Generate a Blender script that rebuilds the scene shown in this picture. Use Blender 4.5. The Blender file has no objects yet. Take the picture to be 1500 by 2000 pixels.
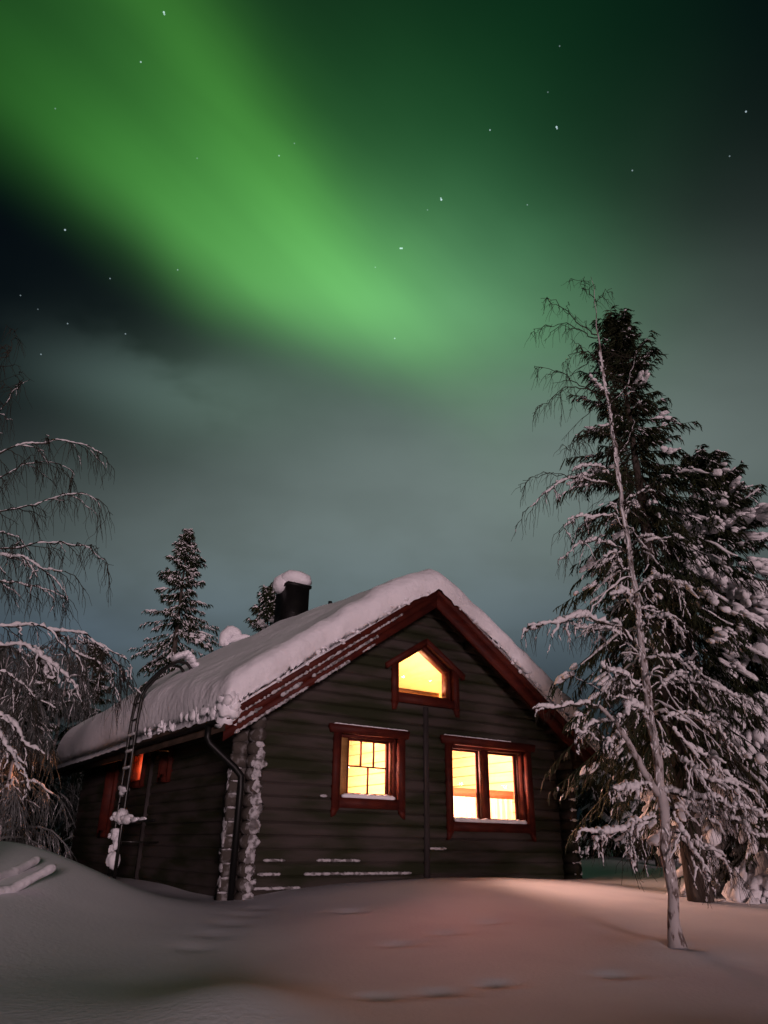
import bpy, math, random
import numpy as np

# ------------------------------------------------------------------ camera
S = bpy.context.scene
COL = S.collection
F_PX, PITCH, ROLL, YAW = 1434.7, math.radians(24.419), math.radians(0.836), math.radians(33.58)
CAM = np.array([0.0, 0.0, 1.0])
_c, _s = math.cos(PITCH), math.sin(PITCH)
_r, _f, _u = np.array([1, 0, 0.]), np.array([0, _c, _s]), np.array([0, -_s, _c])
RIGHT = _r * math.cos(ROLL) + _u * math.sin(ROLL)
UP = -_r * math.sin(ROLL) + _u * math.cos(ROLL)
cd = bpy.data.cameras.new("camera")
cd.sensor_fit = 'HORIZONTAL'
cd.sensor_width = 36.0
cd.lens = F_PX / 1500 * 36
cd.clip_start, cd.clip_end = 0.05, 3000
cam = bpy.data.objects.new("camera", cd)
COL.objects.link(cam)
from mathutils import Matrix, Vector
m4 = Matrix.Identity(4)
for i in range(3):
    m4[i][0], m4[i][1], m4[i][2], m4[i][3] = RIGHT[i], UP[i], -_f[i], CAM[i]
cam.matrix_world = m4
S.camera = cam
S.view_settings.view_transform = 'Standard'
S.view_settings.look = 'None'
S.view_settings.exposure = 0.0
S.view_settings.gamma = 1.0
S.cycles.use_denoising = True
S.cycles.max_bounces = 6
S.cycles.diffuse_bounces = 3
S.cycles.transparent_max_bounces = 8
S.cycles.caustics_reflective = False
S.cycles.caustics_refractive = False
S.cycles.sample_clamp_indirect = 3.0


def ray(x, y):
    d = RIGHT * (x - 750) + UP * (1000 - y) + _f * F_PX
    return d / np.linalg.norm(d)


def at(x, y, Y):
    """point seen in direction (x, y) of the photograph, Y metres ahead"""
    d = ray(x, y)
    return CAM + d * (Y / d[1])


# ------------------------------------------------------------------ world: night sky with an aurora
W = bpy.data.worlds.new("World")
S.world = W
W.use_nodes = True
WN = W.node_tree
WN.nodes.clear()


class NB:
    def __init__(s, t): s.t = t
    def n(s, kind, **kw):
        x = s.t.nodes.new(kind)
        for k, v in kw.items(): setattr(x, k, v)
        return x
    def put(s, sock, v):
        if isinstance(v, bpy.types.NodeSocket): s.t.links.new(v, sock)
        else: sock.default_value = v
    def m(s, op, a, b=None, c=None, clamp=False):
        x = s.n('ShaderNodeMath', operation=op, use_clamp=clamp)
        s.put(x.inputs[0], a)
        if b is not None: s.put(x.inputs[1], b)
        if c is not None: s.put(x.inputs[2], c)
        return x.outputs[0]
    def vm(s, op, a, b=None, scale=None):
        x = s.n('ShaderNodeVectorMath', operation=op)
        s.put(x.inputs[0], a)
        if b is not None: s.put(x.inputs[1], b)
        if scale is not None: s.put(x.inputs['Scale'], scale)
        return x.outputs['Value'] if op in ('DOT_PRODUCT', 'DISTANCE', 'LENGTH') else x.outputs[0]
    def ramp(s, x, a, b):
        r = s.n('ShaderNodeMapRange', interpolation_type='SMOOTHSTEP')
        s.put(r.inputs[0], x); s.put(r.inputs[1], a); s.put(r.inputs[2], b)
        return r.outputs[0]


nb = NB(WN)
tc = nb.n('ShaderNodeTexCoord')
D = nb.vm('NORMALIZE', tc.outputs['Generated'])
# a stereographic chart of the heavens about one fixed star direction (azimuth 0, 36 degrees up)
SA = np.array([0, math.cos(math.radians(36)), math.sin(math.radians(36))])
SE2 = np.array([0, -SA[2], SA[1]])
SE1 = np.array([1., 0, 0])


def chart(px, py):
    d = ray(px, py)
    k = 2 / (1 + d @ SA)
    return d @ SE1 * k, d @ SE2 * k


kk = nb.m('DIVIDE', 2.0, nb.m('ADD', nb.m('MAXIMUM', nb.vm('DOT_PRODUCT', D, tuple(SA)), -0.98), 1.0))
X = nb.m('MULTIPLY', nb.vm('DOT_PRODUCT', D, tuple(SE1)), kk)
Y = nb.m('MULTIPLY', nb.vm('DOT_PRODUCT', D, tuple(SE2)), kk)
cv = nb.n('ShaderNodeCombineXYZ')
nb.put(cv.inputs[0], X); nb.put(cv.inputs[1], Y)
P2 = cv.outputs[0]
# slow wobble so that no band is ruler-straight
nz = nb.n('ShaderNodeTexNoise', noise_dimensions='2D')
nb.put(nz.inputs['Vector'], P2); nz.inputs['Scale'].default_value = 3.2; nz.inputs['Detail'].default_value = 2.0
wob = nb.vm('SCALE', nb.vm('SUBTRACT', nz.outputs['Color'], (0.5, 0.5, 0.5)), scale=0.065)
Pw = nb.vm('ADD', P2, wob)
SKY = None


def add_light(val, col):
    global SKY
    x = nb.vm('SCALE', tuple(col), scale=val)
    SKY = x if SKY is None else nb.vm('ADD', SKY, x)


def blob(px, py, sx, sy, ang=0.0, P=None):
    """soft elliptical patch of light; sx, sy in photo pixels, ang counter-clockwise degrees"""
    cx, cy = chart(px, py)
    q = nb.vm('SUBTRACT', P if P is not None else Pw, (cx, cy, 0))
    a = math.radians(ang)
    u = nb.vm('DOT_PRODUCT', q, (math.cos(a) / (sx / F_PX), math.sin(a) / (sx / F_PX), 0))
    v = nb.vm('DOT_PRODUCT', q, (-math.sin(a) / (sy / F_PX), math.cos(a) / (sy / F_PX), 0))
    e = nb.m('ADD', nb.m('MULTIPLY', u, u), nb.m('MULTIPLY', v, v))
    return nb.m('EXPONENT', nb.m('MULTIPLY', e, -0.5))


def half(px, py, ang, w0, w1, P=None):
    """0..1 across a line through (px, py) running at ang degrees; w0..w1 photo pixels to its upper side"""
    cx, cy = chart(px, py)
    q = nb.vm('SUBTRACT', P if P is not None else Pw, (cx, cy, 0))
    a = math.radians(ang)
    v = nb.vm('DOT_PRODUCT', q, (-math.sin(a) * F_PX, math.cos(a) * F_PX, 0))
    return nb.ramp(v, w0, w1)


CLOUD = nb.n('ShaderNodeTexNoise', noise_dimensions='2D')
nb.put(CLOUD.inputs['Vector'], nb.vm('MULTIPLY', P2, (1.0, 1.9, 1.0)))
CLOUD.inputs['Scale'].default_value = 3.4; CLOUD.inputs['Detail'].default_value = 4.0; CLOUD.inputs['Roughness'].default_value = 0.5
cl = CLOUD.outputs['Fac']
clm = nb.ramp(cl, 0.32, 0.62)
el = nb.vm('DOT_PRODUCT', D, (0, 0, 1))
# dark night base
add_light(1.0, (0.0009, 0.0026, 0.0044))
# pale cloud veil low in the sky, lit from below and by the aurora
dark = nb.m('SUBTRACT', 1.0, nb.m('MULTIPLY', blob(80, 690, 270, 120, -14), 0.93))
veil = nb.m('MULTIPLY', nb.m('MULTIPLY', blob(900, 985, 620, 205, 8), dark), nb.m('MULTIPLY_ADD', clm, 0.10, 0.93))
add_light(veil, (0.150, 0.188, 0.180))
add_light(blob(1420, 740, 230, 210), (0.022, 0.028, 0.024))
add_light(blob(450, 765, 150, 85), (0.036, 0.060, 0.044))
add_light(nb.m('MULTIPLY', blob(1000, 560, 190, 190), nb.m('MULTIPLY_ADD', clm, .3, .7)), (0.010, 0.040, 0.016))
add_light(nb.m('MULTIPLY', blob(750, 1230, 900, 110, 0, P2), nb.m('MULTIPLY_ADD', clm, 0.6, 0.4)), (0.026, 0.040, 0.060))
add_light(blob(40, 1240, 300, 55, 0, P2), (0.003, 0.008, 0.022))
add_light(nb.m('MULTIPLY', blob(260, 735, 130, 50, -15), nb.ramp(cl, .42, .6)), (0.040, 0.060, 0.056))
# the aurora: two arcs falling from upper left to the middle, sharp below, fading upward
edge = nb.m('MULTIPLY', half(330, 572, -35, -75, 130), half(760, 735, -6, -130, 150))
STR = nb.n('ShaderNodeTexNoise', noise_dimensions='2D')
nb.put(STR.inputs['Vector'], nb.vm('ADD', nb.vm('SCALE', (1.15, 0, 0), scale=nb.vm('DOT_PRODUCT', P2, (.74, -.67, 0))), nb.vm('SCALE', (0, 9.0, 0), scale=nb.vm('DOT_PRODUCT', P2, (.67, .74, 0)))))
STR.inputs['Scale'].default_value = 1.0; STR.inputs['Detail'].default_value = 3.0
edge = nb.m('MULTIPLY', edge, nb.m('MULTIPLY_ADD', STR.outputs['Fac'], 0.44, 0.78))
main = nb.m('MULTIPLY', blob(400, 440, 330, 92, -35), edge)
main = nb.m('MULTIPLY', main, nb.m('SUBTRACT', 1.0, nb.m('MULTIPLY', blob(-40, 120, 190, 200), 0.5)))
add_light(main, (0.036, 0.178, 0.020))
knot = nb.m('MULTIPLY', blob(680, 590, 250, 120, -14), edge)
add_light(knot, (0.066, 0.170, 0.060))
add_light(nb.m('MULTIPLY', blob(60, 255, 150, 70, -30), edge), (0.002, 0.012, 0.001))
second = blob(480, 240, 360, 62, -50)
add_light(nb.m('MULTIPLY', second, nb.m('MULTIPLY_ADD', STR.outputs['Fac'], 0.7, 0.65)), (0.028, 0.120, 0.014))
add_light(nb.m('MULTIPLY', blob(560, 380, 420, 210, -42), edge), (0.013, 0.058, 0.014))
add_light(nb.m('MULTIPLY', blob(60, 60, 240, 210, -40), edge), (0.002, 0.016, 0.001))
add_light(blob(850, 340, 200, 340, -30), (0.002, 0.024, 0.005))
add_light(nb.m('MULTIPLY', blob(930, 590, 170, 150, -10), edge), (0.022, 0.070, 0.034))
# above the horizon only; below it the night ground
SKY = nb.vm('SCALE', SKY, scale=nb.ramp(el, -0.05, 0.03))
STARS = [(320, 24, 3), (321, 28, 2), (275, 121, 2), (127, 449, 2.5), (215, 544, 1.2), (347, 527, 1.3), (545, 304, 1.6), (575, 280, .8),
         (957, 254, 1.8), (1087, 248, 3), (1088, 251, 2), (862, 390, 3.5), (861, 387, 2), (782, 485, 3), (785, 485, 3), (771, 661, 2),
         (1235, 333, 1.4), (1457, 218, 2.2), (1030, 400, 1.0), (733, 522, 1.0), (132, 632, 1.2), (80, 692, 1.2), (245, 652, 1.2),
         (40, 577, .9), (1425, 305, 1.), (385, 309, .7), (108, 212, .8), (1093, 90, .8), (835, 410, .8), (1070, 180, .7), (74, 604, .6)]
for (sx_, sy_, b_) in STARS:
    dd = ray(sx_, sy_)
    hit = nb.m('LESS_THAN', nb.vm('DISTANCE', D, tuple(dd)), 0.00072 + 0.00012 * b_)
    add_light(hit, (0.15 * b_, 0.19 * b_, 0.21 * b_))
bg = nb.n('ShaderNodeBackground')
nb.put(bg.inputs[0], SKY)
bg.inputs[1].default_value = 1.0
wo = nb.n('ShaderNodeOutputWorld')
WN.links.new(bg.outputs[0], wo.inputs[0])
W.cycles.sampling_method = 'MANUAL'
W.cycles.sample_map_resolution = 512

# ------------------------------------------------------------------ the one outdoor light: low and warm, behind the photographer
SUN_DIR = np.array([0.24, -0.97, 0.0])
SUN_EL = math.radians(2.2)
ld = bpy.data.lights.new("low_light", 'SUN')
ld.energy = 2.0
ld.angle = math.radians(12)
ld.color = (1.0, 0.72, 0.76)
lo = bpy.data.objects.new("low_light", ld)
COL.objects.link(lo)
sd = SUN_DIR / np.linalg.norm(SUN_DIR) * math.cos(SUN_EL) + np.array([0, 0, math.sin(SUN_EL)])
lo.rotation_euler = Vector(sd).to_track_quat('Z', 'Y').to_euler()
lo.location = (3, -8, 6)


# ------------------------------------------------------------------ materials
def mat(name, base, rough=0.8, spec=0.2, noise=None, bump=None, metal=0.0):
    """noise = (scale xyz, colour2, lo, hi); bump = (scale xyz, strength, distance)"""
    m = bpy.data.materials.new(name)
    m.use_nodes = True
    t = m.node_tree
    b = t.nodes['Principled BSDF']
    b.inputs['Base Color'].default_value = (*base, 1)
    b.inputs['Roughness'].default_value = rough
    b.inputs['Specular IOR Level'].default_value = spec
    b.inputs['Metallic'].default_value = metal
    n = NB(t)
    g = n.n('ShaderNodeTexCoord').outputs['Object']
    if noise:
        mp = n.vm('MULTIPLY', g, noise[0])
        tx = n.n('ShaderNodeTexNoise'); n.put(tx.inputs['Vector'], mp)
        tx.inputs['Scale'].default_value = 1.0; tx.inputs['Detail'].default_value = 5.0
        mx = n.n('ShaderNodeMix', data_type='RGBA')
        n.put(mx.inputs['Factor'], n.ramp(tx.outputs['Fac'], noise[2], noise[3]))
        mx.inputs['A'].default_value = (*base, 1); mx.inputs['B'].default_value = (*noise[1], 1)
        t.links.new(mx.outputs['Result'], b.inputs['Base Color'])
    if bump:
        tx = n.n('ShaderNodeTexNoise'); n.put(tx.inputs['Vector'], n.vm('MULTIPLY', g, bump[0]))
        tx.inputs['Scale'].default_value = 1.0; tx.inputs['Detail'].default_value = 6.0
        bp = n.n('ShaderNodeBump'); bp.inputs['Strength'].default_value = bump[1]; bp.inputs['Distance'].default_value = bump[2]
        t.links.new(tx.outputs['Fac'], bp.inputs['Height'])
        t.links.new(bp.outputs[0], b.inputs['Normal'])
    return m


M_GROUND = mat("ground_snow", (0.80, 0.81, 0.84), 0.75, 0.25, noise=((.9, .9, .9), (0.74, 0.75, 0.79), .35, .65), bump=((22, 22, 22), 0.30, 0.022))
M_SNOW = mat("packed_snow", (0.88, 0.87, 0.91), 0.7, 0.25, bump=((7, 7, 7), 0.5, 0.07))
M_FROST = mat("tree_snow", (0.80, 0.79, 0.81), 0.8, 0.15, bump=((30, 30, 30), 0.4, 0.02))
M_RIME = mat("rime", (0.20, 0.21, 0.21), 0.9, 0.1, noise=((1.2, 1.2, 1.2), (0.07, 0.075, 0.065), .35, .65))
M_LOG = mat("stained_logs", (0.058, 0.047, 0.043), 0.7, 0.15, noise=((.7, .7, 4), (0.020, 0.023, 0.011), .36, .64), bump=((2.5, 2.5, 60), 0.5, 0.01))
M_CRUST = mat("crust", (0.50, 0.49, 0.51), 0.85, 0.1, noise=((11, 11, 11), (0.16, 0.15, 0.15), .45, .62), bump=((35, 35, 35), 0.5, 0.02))
M_LOGEND = mat("log_end", (0.07, 0.06, 0.052), 0.8, 0.1, noise=((9, 9, 9), (0.22, 0.21, 0.21), .5, .72), bump=((40, 40, 40), 0.4, 0.01))
M_RED = mat("red_brown_paint", (0.085, 0.015, 0.009), 0.6, 0.15, noise=((4, 4, 7), (0.05, 0.009, 0.007), .35, .7), bump=((30, 30, 30), 0.2, 0.004))
M_SOFFIT = mat("soffit_boards", (0.06, 0.04, 0.03), 0.8, 0.1, noise=((3, 3, 3), (0.03, 0.022, 0.016), .3, .7))
M_SEAM = mat("weathered_batten", (0.05, 0.042, 0.042), 0.8, 0.1, noise=((8, 8, 2), (0.035, 0.03, 0.028), .3, .7))
M_BLACK = mat("black_metal", (0.006, 0.006, 0.006), 0.45, 0.25, noise=((6, 6, 6), (0.009, 0.009, 0.008), .4, .7))
M_STEEL = mat("ladder_steel", (0.009, 0.009, 0.008), 0.35, 0.4, noise=((9, 9, 9), (0.014, 0.013, 0.011), .4, .7))
M_PINE = mat("interior_pine", (0.80, 0.66, 0.36), 0.6, 0.2, noise=((1.5, 1.5, 14), (0.74, 0.58, 0.30), .35, .7))
M_GROOVE = mat("pine_groove", (0.50, 0.32, 0.14), 0.8, 0.1)
M_BARK = mat("birch_bark", (0.46, 0.43, 0.43), 0.85, 0.1, noise=((16, 16, 7), (0.13, 0.10, 0.09), .50, .62), bump=((25, 25, 12), 0.6, 0.012))
M_TWIG = mat("dark_twigs", (0.035, 0.027, 0.022), 0.9, 0.05, noise=((3, 3, 3), (0.05, 0.045, 0.035), .4, .6))
M_SBARK = mat("spruce_bark", (0.05, 0.04, 0.034), 0.9, 0.05, noise=((8, 8, 3), (0.10, 0.085, 0.075), .45, .65), bump=((20, 20, 8), 0.7, 0.02))
M_NEEDLE = mat("spruce_needles", (0.020, 0.030, 0.014), 0.75, 0.12, noise=((2.2, 2.2, 2.2), (0.042, 0.046, 0.022), .4, .65))
M_PLANK = mat("amber_board", (0.42, 0.22, 0.08), 0.6, 0.2, noise=((2, 2, 16), (0.30, 0.15, 0.05), .35, .7))


def mat_glass():
    m = bpy.data.materials.new("window_glass")
    m.use_nodes = True
    t = m.node_tree
    t.nodes.clear()
    n = NB(t)
    tr = n.n('ShaderNodeBsdfTransparent'); tr.inputs[0].default_value = (0.96, 0.97, 0.95, 1)
    gl = n.n('ShaderNodeBsdfGlossy'); gl.inputs['Roughness'].default_value = 0.02; gl.inputs[0].default_value = (.9, .9, .9, 1)
    mx = n.n('ShaderNodeMixShader'); mx.inputs[0].default_value = 0.04
    t.links.new(tr.outputs[0], mx.inputs[1]); t.links.new(gl.outputs[0], mx.inputs[2])
    o = n.n('ShaderNodeOutputMaterial'); t.links.new(mx.outputs[0], o.inputs[0])
    return m


def mat_cloth(name, col, tl=0.6, tp=0.25):
    m = bpy.data.materials.new(name)
    m.use_nodes = True
    t = m.node_tree
    t.nodes.clear()
    n = NB(t)
    d = n.n('ShaderNodeBsdfDiffuse'); d.inputs[0].default_value = (*col, 1)
    g = n.n('ShaderNodeBsdfTranslucent'); g.inputs[0].default_value = (*col, 1)
    p = n.n('ShaderNodeBsdfTransparent')
    g1 = n.n('ShaderNodeTexCoord').outputs['Object']
    w = n.n('ShaderNodeTexNoise'); n.put(w.inputs['Vector'], n.vm('MULTIPLY', g1, (60, 60, 60))); w.inputs['Scale'].default_value = 1
    a = n.n('ShaderNodeMixShader'); a.inputs[0].default_value = tl
    t.links.new(d.outputs[0], a.inputs[1]); t.links.new(g.outputs[0], a.inputs[2])
    b = n.n('ShaderNodeMixShader'); n.put(b.inputs[0], n.m('MULTIPLY', w.outputs['Fac'], 2 * tp))
    t.links.new(a.outputs[0], b.inputs[1]); t.links.new(p.outputs[0], b.inputs[2])
    o = n.n('ShaderNodeOutputMaterial'); t.links.new(b.outputs[0], o.inputs[0])
    return m


M_GLASS = mat_glass()
M_SHEER = mat_cloth("sheer_curtain", (0.92, 0.85, 0.72), .7, .3)
M_VALANCE = mat_cloth("red_valance", (0.75, 0.30, 0.16), .6, .12)
M_REDCLOTH = mat_cloth("red_blind", (0.55, 0.05, 0.03), .6, .1)


# ------------------------------------------------------------------ mesh helpers
class MB:
    """collects vertices and faces; build() links them as ONE mesh object"""
    def __init__(s):
        s.v, s.q, s.t, s.n = [], [], [], 0

    def add(s, v, quads=None, tris=None):
        v = np.asarray(v, float).reshape(-1, 3)
        if quads is not None and len(quads): s.q.append(np.asarray(quads, np.int64).reshape(-1, 4) + s.n)
        if tris is not None and len(tris): s.t.append(np.asarray(tris, np.int64).reshape(-1, 3) + s.n)
        s.v.append(v); s.n += len(v)

    def hexa(s, p):
        """8 corners: bottom ring 0-3, top ring 4-7"""
        s.add(p, [(3, 2, 1, 0), (4, 5, 6, 7), (0, 1, 5, 4), (1, 2, 6, 5), (2, 3, 7, 6), (3, 0, 4, 7)])

    def box(s, u0, u1, w0, w1, z0, z1, fr=None):
        p = [(u0, w0, z0), (u1, w0, z0), (u1, w1, z0), (u0, w1, z0), (u0, w0, z1), (u1, w0, z1), (u1, w1, z1), (u0, w1, z1)]
        s.hexa(fr(np.array(p)) if fr else p)

    def prism(s, poly, w0, w1, fr=None):
        """polygon in (u, z) extruded from w0 to w1 (convex)"""
        n = len(poly)
        p = np.array([(a, w0, b) for a, b in poly] + [(a, w1, b) for a, b in poly])
        tr = [(0, i, i + 1) for i in range(1, n - 1)] + [(n, n + i + 1, n + i) for i in range(1, n - 1)]
        q = [(i, n + i, n + (i + 1) % n, (i + 1) % n) for i in range(n)]
        s.add(fr(p) if fr else p, q, tr)

    def tubes(s, paths, radii, n=3, cap=True):
        """paths [N,S,3], radii [N,S]"""
        P = np.asarray(paths, float)
        if P.ndim == 2: P = P[None]
        R = np.broadcast_to(np.asarray(radii, float), P.shape[:2])
        N, L, _ = P.shape
        if N == 0: return
        T = np.gradient(P, axis=1)
        T /= np.linalg.norm(T, axis=2, keepdims=True) + 1e-12
        ref = np.zeros_like(T); ref[..., 0] = 0.31; ref[..., 1] = 0.22; ref[..., 2] = 0.93
        par = np.abs((T * ref).sum(-1, keepdims=True)).max(axis=1, keepdims=True) > 0.93
        ref = np.where(par, np.array([0.9, -0.4, 0.1]), ref)
        A = np.cross(T, ref); A /= np.linalg.norm(A, axis=2, keepdims=True) + 1e-12
        B = np.cross(T, A)
        a = np.arange(n) * 2 * np.pi / n
        V = P[:, :, None] + R[:, :, None, None] * (A[:, :, None] * np.cos(a)[:, None] + B[:, :, None] * np.sin(a)[:, None])
        idx = np.arange(N * L * n).reshape(N, L, n)
        i0 = idx[:, :-1]; i1 = idx[:, 1:]
        q = np.stack([i0, np.roll(i0, -1, 2), np.roll(i1, -1, 2), i1], -1).reshape(-1, 4)
        tr = None
        if cap and n >= 4:
            k = np.arange(1, n - 1)
            e0 = idx[:, 0]; e1 = idx[:, -1]
            tr = np.concatenate([np.stack([np.repeat(e0[:, :1], n - 2, 1), e0[:, k + 1], e0[:, k]], -1).reshape(-1, 3),
                                 np.stack([np.repeat(e1[:, :1], n - 2, 1), e1[:, k], e1[:, k + 1]], -1).reshape(-1, 3)])
        s.add(V.reshape(-1, 3), q, tr)

    def blobs(s, C, A, rng, lump=0.18):
        """C [N,3] centres, A [N,3,3] rows = scaled axes; lumpy ellipsoids"""
        V0, T0 = ICO
        N = len(C)
        if N == 0: return
        ph = rng.uniform(0, 6.28, (N, 1, 3)); fr_ = rng.uniform(1.5, 3.2, (N, 1, 3))
        k = 1 + lump * np.sin(V0[None] * fr_ + ph).sum(-1, keepdims=True) + .55 * lump * np.sin(V0[None, :, ::-1] * fr_ * 2.3 + ph * 2).sum(-1, keepdims=True)
        V = C[:, None] + np.einsum('nvk,nkj->nvj', V0[None] * k, A)
        t = (T0[None] + (np.arange(N) * len(V0))[:, None, None]).reshape(-1, 3)
        s.add(V.reshape(-1, 3), None, t)

    def build(s, name, m, parent=None, smooth=False, origin=None):
        me = bpy.data.meshes.new(name)
        v = np.concatenate(s.v) if s.v else np.zeros((0, 3))
        if origin is not None: v = v - np.asarray(origin)
        q = np.concatenate(s.q) if s.q else np.zeros((0, 4), np.int64)
        t = np.concatenate(s.t) if s.t else np.zeros((0, 3), np.int64)
        me.vertices.add(len(v)); me.vertices.foreach_set('co', v.astype(np.float32).ravel())
        loops = np.concatenate([q.ravel(), t.ravel()]).astype(np.int32)
        me.loops.add(len(loops)); me.loops.foreach_set('vertex_index', loops)
        me.polygons.add(len(q) + len(t))
        st = np.concatenate([np.arange(len(q)) * 4, len(q) * 4 + np.arange(len(t)) * 3]).astype(np.int32)
        me.polygons.foreach_set('loop_start', st)
        if smooth: me.polygons.foreach_set('use_smooth', np.ones(len(q) + len(t), bool))
        me.update(calc_edges=True); me.validate()
        me.materials.append(m)
        o = bpy.data.objects.new(name, me)
        COL.objects.link(o)
        if parent is not None: o.parent = parent
        if origin is not None: o.location = origin
        return o


def _ico():
    import bmesh
    b = bmesh.new(); bmesh.ops.create_icosphere(b, subdivisions=2, radius=1)
    v = np.array([x.co[:] for x in b.verts]); t = np.array([[y.index for y in f.verts] for f in b.faces]); b.free()
    return v, t


ICO = _ico()


def tag(o, label=None, cat=None, group=None, kind=None):
    if label: o['label'] = label
    if cat: o['category'] = cat
    if group: o['group'] = group
    if kind: o['kind'] = kind
    return o


def empty(name, loc, label=None, cat=None, group=None):
    o = bpy.data.objects.new(name, None)
    COL.objects.link(o); o.location = loc; o.empty_display_size = .2
    return tag(o, label, cat, group)


def sstep(a, b, x):
    t = np.clip((x - a) / (b - a), 0, 1)
    return t * t * (3 - 2 * t)


# ------------------------------------------------------------------ the cabin's own frame: u along the gable wall, w back along the side wall
CORNER = np.array([-2.02673523, 11.82760941, 0.0])
UU = np.array([math.cos(YAW), math.sin(YAW), 0]); WW = np.array([-math.sin(YAW), math.cos(YAW), 0])


def cab(u, w, z): return CORNER + UU * u + WW * w + np.array([0, 0, z])


def hz(x, y):
    """height of the snow"""
    x = np.asarray(x, float); y = np.asarray(y, float)
    r = np.hypot(x, y)
    z = -0.06 + 0.42 * sstep(4.8, 13.0, y)
    z = z + 0.02 * np.clip(r - 30, 0, 130) + 0.03 * np.sin(x * .21 + 1) * np.sin(y * .17 + 2) * sstep(20, 40, r)
    z = z - 0.25 * sstep(4, 10, -y)
    # undulation
    z = z + 0.012 * np.sin(x * 1.3 + .6 * y + 1.0) * np.sin(y * 1.1 - .4 * x) + 0.004 * np.sin(x * 3.1 + 2) * np.sin(y * 2.7 + x)
    g = lambda cx, cy, sx, sy, a=0.0: np.exp(-.5 * ((((x - cx) * math.cos(a) + (y - cy) * math.sin(a)) / sx) ** 2 + ((-(x - cx) * math.sin(a) + (y - cy) * math.cos(a)) / sy) ** 2))
    du = (x - CORNER[0]) * UU[0] + (y - CORNER[1]) * UU[1]; dw = (x - CORNER[0]) * WW[0] + (y - CORNER[1]) * WW[1]
    # ploughed bank at the left
    my = np.where(y < 9.9, (y - 9.9) / 2.9, (y - 9.9) / 1.0)
    z = z + 0.66 * np.exp(-.5 * (((x + 4.55) / 1.05) ** 2 + my ** 2)) + .30 * np.exp(-.5 * (((x + 6.6) / 1.3) ** 2 + my ** 2))
    # drift against the gable wall, hollow at the corner and along the side wall
    z = z + 0.20 * np.exp(-.5 * (((du - 3.7) / 1.9) ** 2 + ((dw + .9) / 1.1) ** 2))
    z = z - 0.10 * np.exp(-.5 * (((du + .4) / .7) ** 2 + ((dw - 1.0) / 1.6) ** 2))
    # humps close to the camera
    z = z + 0.16 * g(-0.92, 5.75, .42, .50) + .05 * g(-2.0, 5.6, .8, .6) + .11 * g(2.3, 5.0, .7, .30, .2) + .45 * sstep(15, 26, y) * sstep(4.2, 7, x)
    z = z 
    z = z + .34 * g(6.3, 16.0, 1.5, 1.1, .2)      # drift between the cabin corner and the spruces
    # old footprints half filled
    for fx, fy in ((.01, 6.43), (.48, 6.59), (.96, 6.89), (.2, 8.4), (.75, 9.0), (-.35, 10.2), (1.3, 9.7), (2.0, 7.2)):
        z = z - .040 * g(fx, fy, .12, .09, .3) + .010 * g(fx + .05, fy - .19, .16, .08)
    z = z + .07 * g(2.96, 8.33, .42, .36) - .06 * g(2.96, 8.30, .15, .13)
    for k in range(5):
        z = z - .016 * g(-1.75 + .06 * k, 8.0 + .62 * k, .13, .11)
    return z


def on(x, y): return float(hz(x, y))


# ground: one polar sheet reaching the horizon
rr = np.concatenate([[0.05], np.geomspace(1.2, 24, 300), np.geomspace(24.6, 1500, 70)])
fine = np.linspace(-50, 50, 330); coarse = np.linspace(50, 310, 92)[1:-1]
an = np.radians(np.concatenate([fine, coarse]))
RR, AA = np.meshgrid(rr, an, indexing='ij')
gx, gy = RR * np.sin(AA), RR * np.cos(AA)
gm = MB()
na = len(an)
ii = np.arange(len(rr) * na).reshape(len(rr), na)
gm.add(np.stack([gx, gy, hz(gx, gy)], -1), np.stack([ii[:-1], np.roll(ii[:-1], -1, 1), np.roll(ii[1:], -1, 1), ii[1:]], -1).reshape(-1, 4)[:, ::-1])
tag(gm.build('snow_ground', M_GROUND, smooth=True), kind='structure')

# ------------------------------------------------------------------ log cabin
UC, APEX, SL = 3.37, 5.50, 0.69          # ridge, roof surface height at the ridge, slope
UE0, UE1, WF, WB = -0.58, 7.32, -0.42, 10.95
CH = 0.186                               # log course
Z0 = 0.0
WR = 6.74
LEN = 10.35
cabin = empty('log_cabin', cab(0, 0, 0), 'dark log cabin with red window frames under a thick snow roof', 'cabin')
cabin.rotation_euler = (0, 0, YAW)
# parts below are written in the cabin's own (u, w, z) frame


def roof_z(u): return APEX - SL * abs(u - UC)


OPEN_F = [[(1.60, 1.70), (2.77, 2.70)], [(3.94, 1.40), (5.78, 2.71)]]
GAB = [(2.75, 3.48), (4.02, 3.48), (4.02, 4.06), (3.385, 4.46), (2.75, 4.06)]
OPEN_S = [[(3.50, 2.16), (3.92, 2.72)], [(5.12, 2.14), (5.90, 2.77)], [(7.10, 1.20), (7.75, 2.80)]]


def holes_front(z):
    h = [(a[0], b[0]) for a, b in OPEN_F if a[1] < z < b[1]]
    if 3.48 < z < 4.46:
        k = 0 if z < 4.06 else (z - 4.06) / .40
        h.append((2.75 + .635 * k, 4.02 - .635 * k))
    return h


def spans(a, b, hs):
    out = [(a, b)]
    for h0, h1 in hs:
        nx = []
        for p, q in out:
            if h1 <= p or h0 >= q: nx.append((p, q)); continue
            if h0 > p: nx.append((p, h0))
            if h1 < q: nx.append((h1, q))
        out = nx
    return out


SUBD = 8


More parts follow.
